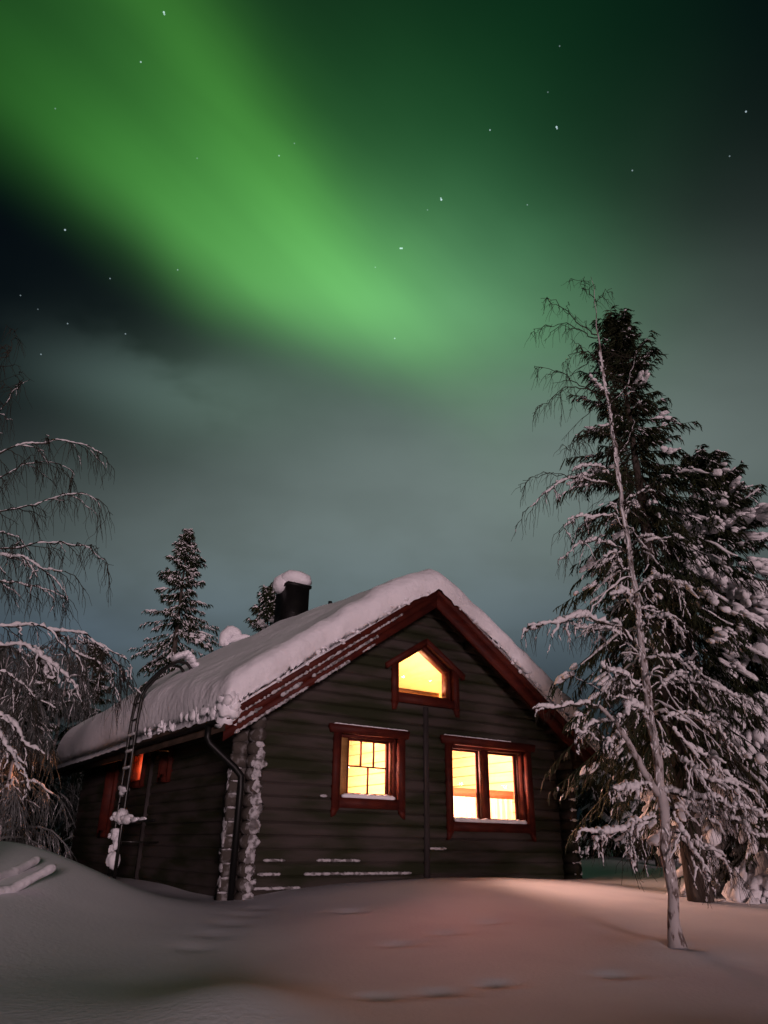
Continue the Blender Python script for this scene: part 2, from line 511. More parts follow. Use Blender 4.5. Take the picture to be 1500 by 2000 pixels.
def log_wall(limits, holes, ztop, face, bulge=0.032):
    """stack of rounded courses; face(a, out, z) -> (u, w, z)"""
    b = MB()
    z = Z0; k = 0
    rng = random.Random(4)
    while z < ztop:
        j = rng.uniform(-.008, .008)
        for s in range(SUBD):
            t0, t1 = s / SUBD, (s + 1) / SUBD
            za, zb = z + CH * t0, z + CH * t1
            zm = (za + zb) / 2
            lim = limits(zm)
            if lim is None: continue
            ob = lambda t: (bulge + j) * (1 - abs(2 * t - 1) ** 3.4) ** .6
            for p, q in spans(*lim, holes(zm)):
                n = max(1, int((q - p) / .5))
                xs = np.linspace(p, q, n + 1)
                for x0, x1 in zip(xs[:-1], xs[1:]):
                    b.add([face(x0, ob(t0), za), face(x1, ob(t0), za), face(x1, ob(t1), zb), face(x0, ob(t1), zb)], [(0, 1, 2, 3)])
        z += CH; k += 1
    return b


def gable_lim(z):
    if z < 2.98: return (0.0, WR)
    hw = (APEX - .14 - z) / SL
    return None if hw <= .02 else (UC - hw, UC + hw)


log_wall(gable_lim, holes_front, 5.4, lambda a, o, z: (a, -o, z)).build('front_wall', M_LOG, cabin)
log_wall(lambda z: (0.0, LEN), lambda z: [(a[0], b[0]) for a, b in OPEN_S if a[1] < z < b[1]], 2.98,
         lambda a, o, z: (-o, LEN - a, z) if False else (-o, a, z)).build('side_wall', M_LOG, cabin)
log_wall(lambda z: (0.0, LEN), lambda z: [], 2.98, lambda a, o, z: (WR + o, a, z)).build('side_wall', M_LOG, cabin)
log_wall(gable_lim, lambda z: [], 5.4, lambda a, o, z: (a, LEN + o, z)).build('back_wall', M_LOG, cabin)

# crossed log ends at the corners
NL = int(2.95 / CH)


def log_stub(b, p0, p1, r=.104, n=12):
    b.tubes(np.array([[p0, np.array(p0) * .5 + np.array(p1) * .5, p1]], float), r, n)


for (u0, du_) in ((0, -1), (WR, 1)):
    ends = MB(); ends2 = MB()
    rng = np.random.default_rng(8 + du_)
    for k in range(NL):
        zc = Z0 + CH * (k + .5)
        e = .27 + rng.uniform(-.02, .02)
        log_stub(ends, (u0 - du_ * .05, .03, zc), (u0 + du_ * e, .03, zc))
        e = .30 + rng.uniform(-.02, .02)
        zc += CH * .5 * 0
        log_stub(ends2, (u0 - du_ * .03, .06, zc), (u0 - du_ * .03, -e, zc))
    ends.build('corner_log_ends', M_LOGEND if du_ < 0 else M_LOG, cabin)
    ends2.build('corner_log_ends', M_LOGEND if du_ < 0 else M_LOG, cabin)

# rooms behind the glass
rooms = [(0.24, 3.30), (3.36, 4.50), (4.56, 6.60), (6.66, 10.2)]
for i, (wa, wb) in enumerate(rooms):
    b = MB()
    ua, ub = .24, WR - .24
    fl, ev, rg = .30, 2.92, APEX - .26
    pts = [(ua, fl), (ub, fl), (ub, ev), (UC, rg), (ua, ev)]
    # side shells (floor, walls, sloped ceilings), with the side openings cut as strips
    for k in (0, 1, 2, 3):
        a, c = pts[k], pts[(k + 1) % 5]
        b.add([(a[0], wa, a[1]), (c[0], wa, c[1]), (c[0], wb, c[1]), (a[0], wb, a[1])], [(0, 1, 2, 3)])
    zs = sorted({fl, ev, *[z for o in OPEN_S for z in (o[0][1], o[1][1])]})
    for za, zb in zip(zs[:-1], zs[1:]):
        for p, q in spans(wa, wb, [(o[0][0], o[1][0]) for o in OPEN_S if o[0][1] < (za + zb) / 2 < o[1][1]]):
            b.add([(ua, p, za), (ua, q, za), (ua, q, zb), (ua, p, zb)], [(0, 1, 2, 3)])
    b.add([(p[0], wb, p[1]) for p in pts], None, [(0, 1, 2), (0, 2, 3), (0, 3, 4)])
    if i == 0:      # inner face of the gable wall with its three openings; cross wall at the batten; loft floor
        zs = np.arange(fl, rg, .02)
        for za in zs:
            zm = za + .01
            lim = (ua, ub) if zm < ev else (ua + (zm - ev) / SL * 1.0, ub - (zm - ev) / SL)
            for p, q in spans(*lim, holes_front(zm)):
                if q > p: b.add([(p, wa, za), (q, wa, za), (q, wa, za + .02), (p, wa, za + .02)], [(0, 1, 2, 3)])
        b.box(3.31, 3.43, wa + .002, wb - .002, fl, 3.06)
        b.box(ua + .25, ub - .25, wa + .002, wb - .002, 3.062, 3.16)
    else:
        b.add([(p[0], wa, p[1]) for p in pts], None, [(0, 2, 1), (0, 3, 2), (0, 4, 3)])
    b.build('interior_room', M_PINE, cabin)
g = MB()
for z in np.arange(.45, 5.1, .2):
    lim = (0.3, WR - .3) if z < 2.9 else (UC - (5.2 - z) / SL, UC + (5.2 - z) / SL)
    if z > 3.2: g.box(lim[0], lim[1], 3.285, 3.298, z, z + .014)
    if z < 3.0:
        g.box(.26, 3.30, 3.285, 3.298, z, z + .014); g.box(3.44, WR - .26, 3.285, 3.298, z, z + .014)
        g.box(3.297, 3.308, .3, 3.28, z, z + .014); g.box(WR - .256, WR - .243, .3, 3.28, z, z + .014)
g.build('interior_groove', M_GROOVE, cabin)
# lit lamps in the rooms
for nm, (u, w, z), e, colr in (('kitchen_lamp', (1.25, 1.15, 2.72), 800, (1, .54, .43)), ('pendant_lamp', (4.25, 1.2, 2.72), 1000, (1, .54, .43)), ('loft_lamp', (3.37, 1.3, 3.75), 420, (1, .50, .27)),
                               ('pantry_lamp', (2.2, 3.9, 2.6), 60, (1, .30, .12)), ('bedroom_lamp', (1.5, 5.6, 2.5), 1800, (1, .34, .16)),
                               ('hall_lamp', (2.0, 8.6, 2.4), 24, (1, .40, .10))):
    l = bpy.data.lights.new(nm, 'POINT'); l.energy = e; l.color = colr; l.shadow_soft_size = .22
    o = bpy.data.objects.new(nm, l); COL.objects.link(o); o.parent = cabin; o.location = (u, w, z)
for u, tu_, e in ((2.95, .6, 980), (5.70, 2.2, 1150)):  # added spots, aimed out through the windows to give the snow its pink glow
    l = bpy.data.lights.new('snow_glow_spot', 'SPOT'); l.energy = e; l.color = (1, .31, .27); l.shadow_soft_size = .6; l.spot_size = math.radians(95); l.spot_blend = 1.0
    o = bpy.data.objects.new('snow_glow_spot', l); COL.objects.link(o); o.parent = cabin; o.location = (u, 1.8, 2.92)
    o.rotation_euler = (Vector((u, 1.8, 2.92)) - Vector((tu_, -4.5, .3))).to_track_quat('Z', 'Y').to_euler()

# gable windows --------------------------------------------------------------
TR = -.075     # face of the trim boards (in front of the logs)


def trim_boards(u0, u1, z0, z1, hd0, hd1):
    """red casing round an opening: header with flared ends, two uprights running past the sill, sill board"""
    b = MB()
    s = .125
    b.prism([(hd0 + .03, z1), (hd1 - .03, z1), (hd1, z1 + .10), (hd1, z1 + .135), (hd0, z1 + .135), (hd0, z1 + .10)], TR - .035, .02)
    for a, c in ((u0 - s, u0), (u1, u1 + s)):
        b.box(a, c, TR - .012, .02, z0 - .16, z1)
        out = a if a < u0 else c
        inn = c if a < u0 else a
        b.prism([(out, z0 - .16), (out, z0 - .30), (out + (inn - out) * .45, z0 - .27), (inn, z0 - .16)][::(1 if a < u0 else -1)], TR - .012, .02)
    b.box(u0, u1, TR - .012, .02, z0 - .155, z0 - .003)
    return b


def reveal(u0, u1, z0, z1, d0=.02, d1=.23, t=.045):
    b = MB()
    b.box(u0 - .01, u0 + t, d0, d1, z0, z1); b.box(u1 - t, u1 + .01, d0, d1, z0, z1)
    b.box(u0 + t, u1 - t, d0, d1, z1 - t, z1 + .01); b.box(u0 + t, u1 - t, d0, d1, z0 - .01, z0 + t)
    return b


def snow_line(name, label, group, p0, p1, r, rng, parent=None, M=M_SNOW, ends=True, wob=.25, cat='snow'):
    n = max(6, int(np.linalg.norm(np.subtract(p1, p0)) / (r * 1.2)))
    t = np.linspace(0, 1, n)[:, None]
    P = np.array(p0) * (1 - t) + np.array(p1) * t
    P = P + rng.uniform(-.12, .12, P.shape) * r
    rad = r * (1 + wob * rng.uniform(-1, 1, n))
    if ends: rad[0] *= .4; rad[-1] *= .4
    b = MB(); b.tubes(P[None], rad[None], 8)
    o = b.build(name, M, None, smooth=True)
    o.location = cab(0, 0, 0); o.rotation_euler = (0, 0, YAW)
    return tag(o, label, cat, group)


rs = np.random.default_rng(5)


def window_front(u0, u1, z0, z1, hd0, hd1, label):
    w = MB(); w.prism([(u0, z0), (u1, z0), (u1, z1), (u0, z1)], .185, .189)
    pane = w.build('window', M_GLASS, cabin)
    if label: pane['label'] = label
    trim_boards(u0, u1, z0, z1, hd0, hd1).build('casing', M_RED, pane)
    reveal(u0, u1, z0, z1).build('frame', M_RED, pane)
    return pane


# left window: a small-paned sash beside an amber board
p = window_front(1.60, 2.77, 1.70, 2.70, 1.37, 2.98, 'small-paned window with an amber board at its left')
b = MB()
b.box(1.83, 1.875, .12, .17, 1.745, 2.655); b.box(2.64, 2.685, .12, .17, 1.745, 2.655)
b.box(1.875, 2.64, .12, .17, 2.62, 2.655); b.box(1.875, 2.64, .12, .17, 1.745, 1.79)
b.box(1.875, 2.64, .13, .16, 2.20, 2.222)
for u in (2.125, 2.385): b.box(u - .011, u + .011, .128, .162, 2.222, 2.62)
b.box(2.262, 2.284, .128, .162, 1.79, 2.20)
b.build('muntins', M_RED, p)
b = MB(); b.box(1.645, 1.83, .10, .14, 1.745, 2.655); b.build('board', M_PLANK, p)
# right window: two lights with cafe curtains
p = window_front(3.94, 5.78, 1.40, 2.71, 3.70, 6.02, 'wide double window with cafe curtains')
b = MB(); b.box(4.78, 4.90, .03, .21, 1.445, 2.665); b.build('mullion', M_RED, p)
for a, c in ((3.99, 4.76), (4.92, 5.72)):
    b = MB()
    xs = np.linspace(a, c, 60)
    ww = .30 + .025 * np.sin(xs * 42) + .012 * np.sin(xs * 97 + 1)
    v = [(x, y, 1.42) for x, y in zip(xs, ww)] + [(x, .30 + .5 * (y - .30), 1.93) for x, y in zip(xs, ww)]
    b.add(v, [(i, i + 1, 61 + i - 0, 60 + i) for i in range(59)])
    b.build('curtain', M_SHEER, p, smooth=True)
    b = MB(); b.box(a, c, .262, .268, 1.84, 1.99); b.build('valance', M_VALANCE, p)
    b = MB()      # one sash: four rails mitred into a ring
    ro = [(a - .004, 1.447), (c - .002, 1.447), (c - .002, 2.663), (a - .004, 2.663)]; ri = [(a + .03, 1.48), (c - .05, 1.48), (c - .05, 2.625), (a + .03, 2.625)]
    v = [(x, w_, z) for w_ in (.15, .20) for x, z in ro + ri]
    q = []
    for i in range(4):
        j = (i + 1) % 4
        q += [(i, j, 4 + j, 4 + i), (8 + j, 8 + i, 12 + i, 12 + j), (4 + i, 4 + j, 12 + j, 12 + i), (j, i, 8 + i, 8 + j)]
    b.add(v, q)
    b.build('sash', M_RED, p)
# gable window
b = MB(); b.prism(GAB, .185, .189)
p = b.build('window', M_GLASS, cabin); p['label'] = 'five-sided attic window under the gable'
b = MB()
b.box(2.625, 2.75, TR - .012, .02, 3.33, 4.06); b.box(4.02, 4.145, TR - .012, .02, 3.33, 4.06)
b.box(2.75, 4.02, TR - .012, .02, 3.34, 3.477)
b.prism([(2.625, 3.33), (2.64, 3.19), (2.70, 3.20), (2.75, 3.33)], TR - .012, .02)
b.prism([(4.02, 3.33), (4.07, 3.20), (4.13, 3.19), (4.145, 3.33)], TR - .012, .02)
b.prism([(2.50, 3.90), (2.625, 3.88 + .1), (3.385, 4.46), (3.385, 4.575), (2.48, 4.00)], TR - .035, .02)
b.prism([(4.145, 3.98), (4.27, 3.90), (4.29, 4.00), (3.385, 4.575), (3.385, 4.46)], TR - .035, .02)
b.build('casing', M_RED, p)
b = MB(); t = .05
b.box(2.74, 2.75 + t, .02, .23, 3.48, 4.06); b.box(4.02 - t, 4.03, .02, .23, 3.48, 4.06); b.box(2.75 + t, 4.02 - t, .02, .23, 3.47, 3.48 + t)
b.prism([(2.75, 4.06), (2.75, 4.0), (3.385, 4.40), (3.385, 4.46)], .02, .23); b.prism([(3.385, 4.46), (3.385, 4.40), (4.02, 4.0), (4.02, 4.06)], .02, .23)
b.build('frame', M_RED, p)
b = MB(); b.box(2.80, 3.98, .33, .36, 3.60, 3.68); b.build('rail', M_PLANK, p)
# vertical batten over the butt joint of the logs
b = MB(); b.box(3.325, 3.41, -.082, .02, .2, 3.30); b.build('batten', M_SEAM, cabin)
b = MB(); b.box(-.082, .02, 4.55, 4.64, .2, 2.95); b.build('batten', M_SEAM, cabin)

# side windows
for (a, c), lb in zip(OPEN_S, ('small side window with dim red frame', 'small side window with bright red reveal', 'tall dim orange side window')):
    w0, w1, z0, z1 = a[0], c[0], a[1], c[1]
    b = MB(); b.box(.20, .204, w0, w1, z0, z1)
    p = b.build('side_window', M_GLASS, cabin); p['label'] = lb
    b = MB()
    b.box(-.085, .24, w0 - .02, w0 + .025, z0, z1); b.box(-.085, .24, w1 - .025, w1 + .02, z0, z1)
    b.box(-.085, .24, w0 + .025, w1 - .025, z1 - .03, z1 + .02); b.box(-.085, .24, w0 + .025, w1 - .025, z0 - .02, z0 + .03)
    b.build('frame', M_RED, p)
    b = MB()
    b.box(-.10, .02, w0 - .08, w0 - .02, z0 - .1, z1 + .1); b.box(-.10, .02, w1 + .02, w1 + .08, z0 - .1, z1 + .1)
    b.box(-.11, .02, w0 - .02, w1 + .02, z1 + .02, z1 + .12); b.box(-.10, .02, w0 - .02, w1 + .02, z0 - .12, z0 - .02)
    b.build('casing', M_RED, p)

# roof -----------------------------------------------------------------------
TH = .13
b = MB()
b.prism([(UE0, roof_z(UE0)), (UE0, roof_z(UE0) - TH), (UC, APEX - TH), (UC, APEX)], WF, WB)
b.prism([(UC, APEX), (UC, APEX - TH), (UE1, roof_z(UE1) - TH), (UE1, roof_z(UE1))], WF, WB)
roof = b.build('roof', M_SOFFIT, cabin)
for k in range(7):      # exposed purlin ends under the overhang
    b = MB(); u = UC + (k - 3) * 1.02
    zz = roof_z(u) - TH - .16
    b.box(u - .06, u + .06, WF + .03, .0, zz, zz + .155)
    b.build('purlin', M_SOFFIT, roof)
for sgn in (-1, 1):
    ue = UE0 - .03 if sgn < 0 else UE1 + .03
    sd_ = 'left' if sgn < 0 else 'right'
    zf = lambda u, o: roof_z(u) + o
    b = MB()
    lays = ((.03, -.12, .075), (-.12, -.25, .045), (-.25, -.40, .015)) if sgn < 0 else ((.03, -.14, .065), (-.14, -.40, .03))
    for top, bot, pr in lays:
        b.prism([(ue, zf(ue, top)), (ue, zf(ue, bot)), (UC, APEX + bot), (UC, APEX + top)], WF - pr, WF + .03)
    bb = b.build('bargeboard', M_RED, roof)
    b = MB(); b.box(min(ue, ue + sgn * .025), max(ue, ue + sgn * .025), WF - .05, WB, roof_z(ue) - .26, roof_z(ue) + .02); b.build('fascia', M_SOFFIT, roof)
    # gutter: half pipe along the eave
    b = MB()
    gu, gz = ue + sgn * .085, roof_z(ue) - .10
    a = np.linspace(math.pi, 2 * math.pi, 9)
    v = [(gu + .06 * math.cos(t), WF, gz + .06 * math.sin(t)) for t in a] + [(gu + .06 * math.cos(t), WB, gz + .06 * math.sin(t)) for t in a]
    b.add(v, [(i, i + 1, i + 10, i + 9) for i in range(8)])
    gt = b.build('gutter', M_BLACK, cabin)
    b = MB()
    if sgn < 0:
        pth = [(gu, -.02, gz - .03), (gu, -.02, gz - .22), (gu + .05, -.03, gz - .30), (-.26, -.13, gz - .62), (-.155, -.15, gz - .73), (-.15, -.15, gz - .90), (-.15, -.15, .05)]
    else:
        pth = [(gu, .25, gz - .03), (gu, .25, gz - .20), (gu - .05, .25, gz - .28), (WR + .22, .25, gz - .50), (WR + .12, .25, gz - .60), (WR + .11, .25, gz - .80), (WR + .11, .25, .05)]
    b.tubes(np.array([pth]), .048, 10)
    b.build('downpipe', M_BLACK, gt, smooth=True)
# chimney
b = MB()
cu, cw = 3.30, 5.55
b.box(cu - .30, cu + .30, cw - .36, cw + .36, 5.2, 7.02)
b.box(cu - .34, cu + .34, cw - .40, cw + .40, 7.02, 7.10)
b.box(cu - .305, cu + .305, cw - .365, cw + .365, 6.30, 6.33)
b.build('chimney', M_BLACK, roof)
b = MB(); b.tubes(np.array([[(3.37, 3.66, 5.4), (3.37, 3.66, 6.1), (3.37, 3.66, 6.17)]]), .035, 8); b.tubes(np.array([[(3.37, 3.66, 6.15), (3.37, 3.66, 6.25)]]), .05, 8)
b.build('vent_pipe', M_BLACK, roof)


# snow on the roof -------------------------------------------------------------
def vnoise(x, y, seed):
    r = np.random.default_rng(seed)
    o = np.zeros_like(x)
    for k in range(10):
        f = r.uniform(.7, 1.4) * (1.55 ** (k % 5)); a = r.uniform(0, 6.28); p = r.uniform(0, 6.28)
        o += np.sin((x * math.cos(a) + y * math.sin(a)) * f * 2.0 + p) / (1.0 + .55 * (k % 5))
    return o / 3.2


nu, nw = 150, 230
tu = np.linspace(-1, 1, nu)
tu = np.sign(tu) * (1 - (1 - np.abs(tu)) ** 1.5)          # denser at the eaves
tw = np.linspace(0, 1, nw) ** 1.7
TU, TW = np.meshgrid(tu, tw, indexing='ij')
w_f = WF - .10; w_b = WB + .18
Wg = w_f + (w_b - w_f) * TW
ext = .10 + .05 * vnoise(Wg * .35, Wg * 0 + 3, 2)
Ug = np.where(TU < 0, UC + TU * (UC - UE0 + ext), UC + TU * (UE1 - UC + ext))
dE = np.minimum(Ug - Ug[:1], Ug[-1:] - Ug)                # distance to eaves
dF = Wg - w_f; dB = w_b - Wg
rnd = lambda d, e: np.sqrt(np.clip(1 - (1 - np.clip(d / e, 0, 1)) ** 2, 0, 1))
T = .40 + .28 * sstep(-.4, 5.5, Wg) - .04 * sstep(7, 11, Wg)
T = T * (1 + .10 * vnoise(Ug * .6, Wg * .5, 7)) + .018 * vnoise(Ug * 1.2, Wg * 1.1, 8)
near = np.exp(-np.clip(Wg, 0, 20) / 1.1)
crum = 1 + (.05 + .16 * near) * vnoise(Ug * 1.5, Wg * 1.5, 9) * np.exp(-np.minimum(dF, dE) / .35)
T = T * rnd(dF, .30) ** .7 * rnd(dE, .36) ** .7 * rnd(dB, .7) * np.clip(crum, .5, 1.6)
zsm = APEX - SL * (np.sqrt((Ug - UC) ** 2 + .42 ** 2) - .19)
nrm = np.where(Ug < UC, -1, 1) * SL * np.clip(np.abs(Ug - UC) / .5, 0, 1) / math.hypot(1, SL)
jag = (.05 * near + .008) * vnoise(Ug * 1.6, Wg * 1.6, 11) * np.exp(-np.minimum(dF, dE) / .2)
top = np.stack([Ug + nrm * T * .45, Wg - .10 * np.exp(-dF / .25) * np.clip(T / .3, 0, 1) + jag, np.maximum(zsm, APEX - SL * np.abs(Ug - UC) - .03) + T * 1.08 + .012], -1)
bot = np.stack([Ug, Wg, APEX - SL * np.abs(Ug - UC) + .012 - (.02 + .05 * near) * np.exp(-dE / .08) * (.5 + .5 * vnoise(Wg * 5, Ug, 4))], -1)
# the rim itself: push it down and out in lumps
rim = np.exp(-np.minimum(dF, dE) / .06)
top[..., 2] -= rim * (.03 + .05 * near * np.abs(vnoise(Wg * 8 + Ug * 8, Wg, 12)))
ii = np.arange(nu * nw).reshape(nu, nw)
qf = lambda q: np.stack([q[:-1, :-1], q[1:, :-1], q[1:, 1:], q[:-1, 1:]], -1).reshape(-1, 4)
b = MB()
b.add(top.reshape(-1, 3), qf(ii))
b.add(bot.reshape(-1, 3), qf(ii)[:, ::-1])
jj = ii + nu * nw
ring = lambda a, c: np.stack([a[:-1], c[:-1], c[1:], a[1:]], -1)
for a, c in ((ii[0], jj[0]), (jj[-1], ii[-1]), (jj[:, 0], ii[:, 0]), (ii[:, -1], jj[:, -1])):
    b.q.append(ring(a, c))
# crumbled lumps hanging over the front of the left eave and along the verge
rng = np.random.default_rng(31)
C, A = [], []
for k in range(190):
    w = WF - .05 + 4.6 * rng.uniform() ** 1.8; s = rng.uniform(.035, .085) * (1.15 - .13 * w)
    C.append((UE0 - .03 + rng.uniform(-.05, .10), w, roof_z(UE0) + .05 + rng.uniform(-.06, .12)))
    A.append(np.diag([s * .8, s * rng.uniform(.8, 1.6), s * rng.uniform(.7, 1.5)]))
for k in range(7):
    s = rng.uniform(.07, .12)
    C.append((UE0 + rng.uniform(-.12, .08), WF - .08 + rng.uniform(-.03, .25), roof_z(UE0) - .02 + rng.uniform(-.12, .06)))
    A.append(np.diag([s, s, s * rng.uniform(.9, 1.6)]))
for k in range(260):
    u = rng.uniform(UE0, UE1); s = rng.uniform(.012, .04)
    C.append((u, w_f + rng.uniform(-.02, .10), roof_z(u) + rng.uniform(.02, .16)))
    A.append(np.diag([s * rng.uniform(1, 1.8), s, s]))
b.blobs(np.array(C), np.array(A), rng, .24)
rsn = b.build('roof_snow', M_SNOW, smooth=True)
rsn.location = cab(0, 0, 0); rsn.rotation_euler = (0, 0, YAW)
tag(rsn, 'thick pink-lit snow blanket lying on the cabin roof', 'roof snow')
# cap on the chimney
b = MB(); b.blobs(np.array([[cu, cw, 7.25], [cu + .15, cw - .1, 7.24], [cu - .22, cw + .1, 7.16]]), np.array([np.diag([.44, .50, .26]), np.diag([.30, .38, .24]), np.diag([.30, .36, .24])]), np.random.default_rng(3), .06)
o = b.build('chimney_snow', M_SNOW, smooth=True); o.location = cab(0, 0, 0); o.rotation_euler = (0, 0, YAW)
tag(o, 'rounded snow cap sitting on the black chimney', 'snow cap')

# thin snow on ledges -----------------------------------------------------------
GL = 'thin snow strips on the wall logs'
for u0, u1, z, lb in ((.36, .72, .70, 'short snow strip on the wall log just right of the left corner, upper one'), (1.26, 2.05, .70, 'snow strip on the wall log below the small-paned window, upper one'),
                      (.28, .66, .53, 'short snow strip on the wall log just right of the left corner, lower one'), (1.05, 3.05, .53, 'long broken snow strip on the low wall log left of the batten'),
                      (3.44, 3.80, .88, 'short snow strip on the wall log just right of the batten'), (.22, 1.0, .37, 'lowest snow strip on the wall log at the left corner'),
                      (1.27, 1.40, 1.73, 'tiny snow speck on the wall log left of the small-paned window')):
    zz = Z0 + CH * round((z - Z0) / CH) + .035
    snow_line('snow_strip', lb, GL, (u0, -.036, zz), (u1, -.036, zz), .022, rs, M=M_CRUST)
snow_line('snow_strip', 'snow lying on the sill of the small-paned window', 'snow on window sills', (1.66, -.035, 1.725), (2.71, -.035, 1.725), .042, rs)
snow_line('snow_strip', 'snow lying on the sill of the wide double window', 'snow on window sills', (4.0, -.035, 1.425), (5.73, -.035, 1.425), .042, rs)
snow_line('snow_strip', 'thin snow line on the header of the small-paned window', 'snow on window headers', (1.45, -.085, 2.838), (2.95, -.085, 2.838), .017, rs)
snow_line('snow_strip', 'thin snow line on the header of the wide double window', 'snow on window headers', (3.75, -.085, 2.848), (5.4, -.085, 2.848), .017, rs)
GB = 'snow strips clinging to the left bargeboard'
for k, (u0, u1, off, r_) in enumerate(((-.45, 2.55, -.13, .020), (-.42, -.05, -.255, .028), (.25, .62, -.26, .026), (.78, 2.05, -.262, .024), (-.45, .75, -.395, .022), (.85, 1.5, -.395, .022), (1.75, 2.0, -.38, .018))):
    wv = WF - (.062 if off > -.2 else .035 if off > -.3 else .012)
    snow_line('snow_strip', 'snow strip clinging to the red left bargeboard', GB, (u0, wv, roof_z(u0) + off + .01), (u1, wv, roof_z(u1) + off + .01), r_, rs, wob=.5, M=M_CRUST)

# snow frozen onto the log ends of the corners: no one could count it
b = MB(); rng = np.random.default_rng(77)
C, A = [], []
for k in range(1, NL):
    zc = Z0 + CH * (k + .5)
    if zc < 2.35:
        for q in range(3):      # crust over the ends that point at the camera
            s = rng.uniform(.04, .07)
            C.append((.03 + rng.uniform(-.04, .07), -.305 + rng.uniform(-.02, .02), zc + rng.uniform(-.09, .09))); A.append(np.diag([s * .95, s * .28, s * .95]))
        C.append((.09, -.22, zc + rng.uniform(.0, .05))); A.append(np.diag([.035, .10, .07]))
    if zc < 2.1:
        C.append((-.19, -.04, zc + .085)); A.append(np.diag([.075, .035, .014]))
        C.append((-.265, .05, zc + .03)); A.append(np.diag([.012, .07, .08]))
b.blobs(np.array(C), np.array(A), rng, .3)
zz = np.linspace(.25, 2.32, 60)
b.tubes(np.stack([.04 + rng.uniform(-.03, .03, 60), -.262 + rng.uniform(-.02, .02, 60), zz], 1)[None], (.045 + .055 * np.abs(np.sin(zz / CH * math.pi)) * rng.uniform(.5, 1.2, 60))[None] * np.clip((2.4 - zz) / .5, .3, 1)[None], 9)
o = b.build('corner_snow', M_CRUST, smooth=True); o.location = cab(0, 0, 0); o.rotation_euler = (0, 0, YAW)
tag(o, 'snow crust frozen on the log ends of the left cabin corner', 'snow crust', kind='stuff')
for k in range(2, 13):
    zc = Z0 + CH * (k + 1) + .005
    if k > 11: continue
    snow_line('snow_strip', 'small snow tab on a log end at the right cabin corner', 'snow tabs on the right corner logs', (WR - .10, -.28 + rs.uniform(-.03, .03), zc), (WR + .10, -.28, zc), .03, rs, wob=.4)

# ladder -------------------------------------------------------------------------
lad = empty('wall_ladder', cab(-.75, 3.8, .3), 'black steel roof ladder with curled top against the side wall', 'ladder')
RW = (3.62, 4.02)
prof = [(-.74, .25), (-.74, 1.2), (-.74, 2.3), (-.74, 3.1), (-.72, 3.55), (-.66, 3.72), (-.45, 4.02), (-.28, 4.22), (-.10, 4.33), (.08, 4.32), (.20, 4.20), (.24, 4.02), (.23, 3.85)]
LO = np.array(lad.location)
for w in RW:
    b = MB(); b.tubes(np.array([[cab(u, w, z) for u, z in prof]]), .032, 8); b.build('rail', M_STEEL, lad, smooth=True, origin=None)
for z in np.arange(.45, 3.5, .3):
    b = MB(); b.tubes(np.array([[cab(-.74, RW[0], z), cab(-.74, RW[1], z)]]), .016, 8); b.build('rung', M_STEEL, lad)
for z in (1.0, 2.6):
    b = MB()
    for w in RW: b.tubes(np.array([[cab(-.74, w, z), cab(-.02, w, z)]]), .014, 6)
    b.build('wall_bracket', M_STEEL, lad)
for c in lad.children: c.location = c.location - Vector(LO)


def clump(name, label, group, pts, cat='snow clump', M=M_SNOW, lump=.15, seed=1):
    b = MB()
    rg_ = np.random.default_rng(seed); C_, A_ = [], []
    for c_, a_ in pts:
        ax = np.array([UU * a_[0], WW * a_[1], np.array([0, 0, 1.]) * a_[2]])
        C_.append(cab(*c_)); A_.append(ax * .82)
        for _ in range(6):
            C_.append(cab(*c_) + rg_.uniform(-.62, .62, 3) @ ax); A_.append(ax * rg_.uniform(.35, .6))
    b.blobs(np.array(C_), np.array(A_), rg_, lump)
    o = b.build(name, M, smooth=True)
    return tag(o, label, cat, group)


GC = 'snow clumps on the ladder'
clump('snow_clump', 'round snow clump at the bottom of the wall ladder', GC, [((-.76, 3.9, .72), (.11, .16, .15)), ((-.76, 3.75, .70), (.10, .14, .16)), ((-.76, 3.98, .88), (.05, .07, .1))], seed=1)
clump('snow_clump', 'snow clump second from the bottom of the wall ladder', GC, [((-.76, 3.88, 1.10), (.10, .2, .13)), ((-.76, 3.70, 1.0), (.07, .08, .15)), ((-.76, 4.0, 1.15), (.08, .12, .10))], seed=2)
clump('snow_clump', 'big snow clump with a tail reaching right from the wall ladder', GC, [((-.76, 3.95, 1.42), (.10, .14, .10)), ((-.76, 3.64, 1.42), (.12, .2, .17)), ((-.74, 3.40, 1.36), (.10, .25, .11)), ((-.70, 3.12, 1.36), (.06, .3, .055)), ((-.66, 2.75, 1.365), (.04, .32, .033))], seed=3, lump=.05)
clump('snow_clump', 'small snow clump across the middle of the wall ladder', GC, [((-.76, 3.9, 1.86), (.08, .16, .09)), ((-.76, 3.68, 1.87), (.07, .11, .07))], seed=4)
b = MB(); b.tubes(np.array([[cab(-.70, 3.45, 1.31), cab(-.66, 2.7, 1.325), cab(-.62, 2.2, 1.33)]]), .022, 8)
o = b.build('pole_or_light_streak', M_BLACK, smooth=True); tag(o, 'dark thin pole lying level on the wall ladder under the snow tail', 'pole')
b = MB()
for k, t in enumerate(np.linspace(0, 1, 9)):
    u = -.14 + .40 * t; z = 4.36 + .12 * math.sin(t * 2.6) - .42 * max(0, t - .55) ** 1.2
    b.blobs(np.array([cab(u, 3.72, z + .05)]), np.array([np.array([UU * .08, WW * .22, np.array([0, 0, .06])])]), rng, .1)
o = b.build('snow_clump', M_SNOW, smooth=True); tag(o, 'curved snow cap on the curled top of the wall ladder', 'snow clump', GC)
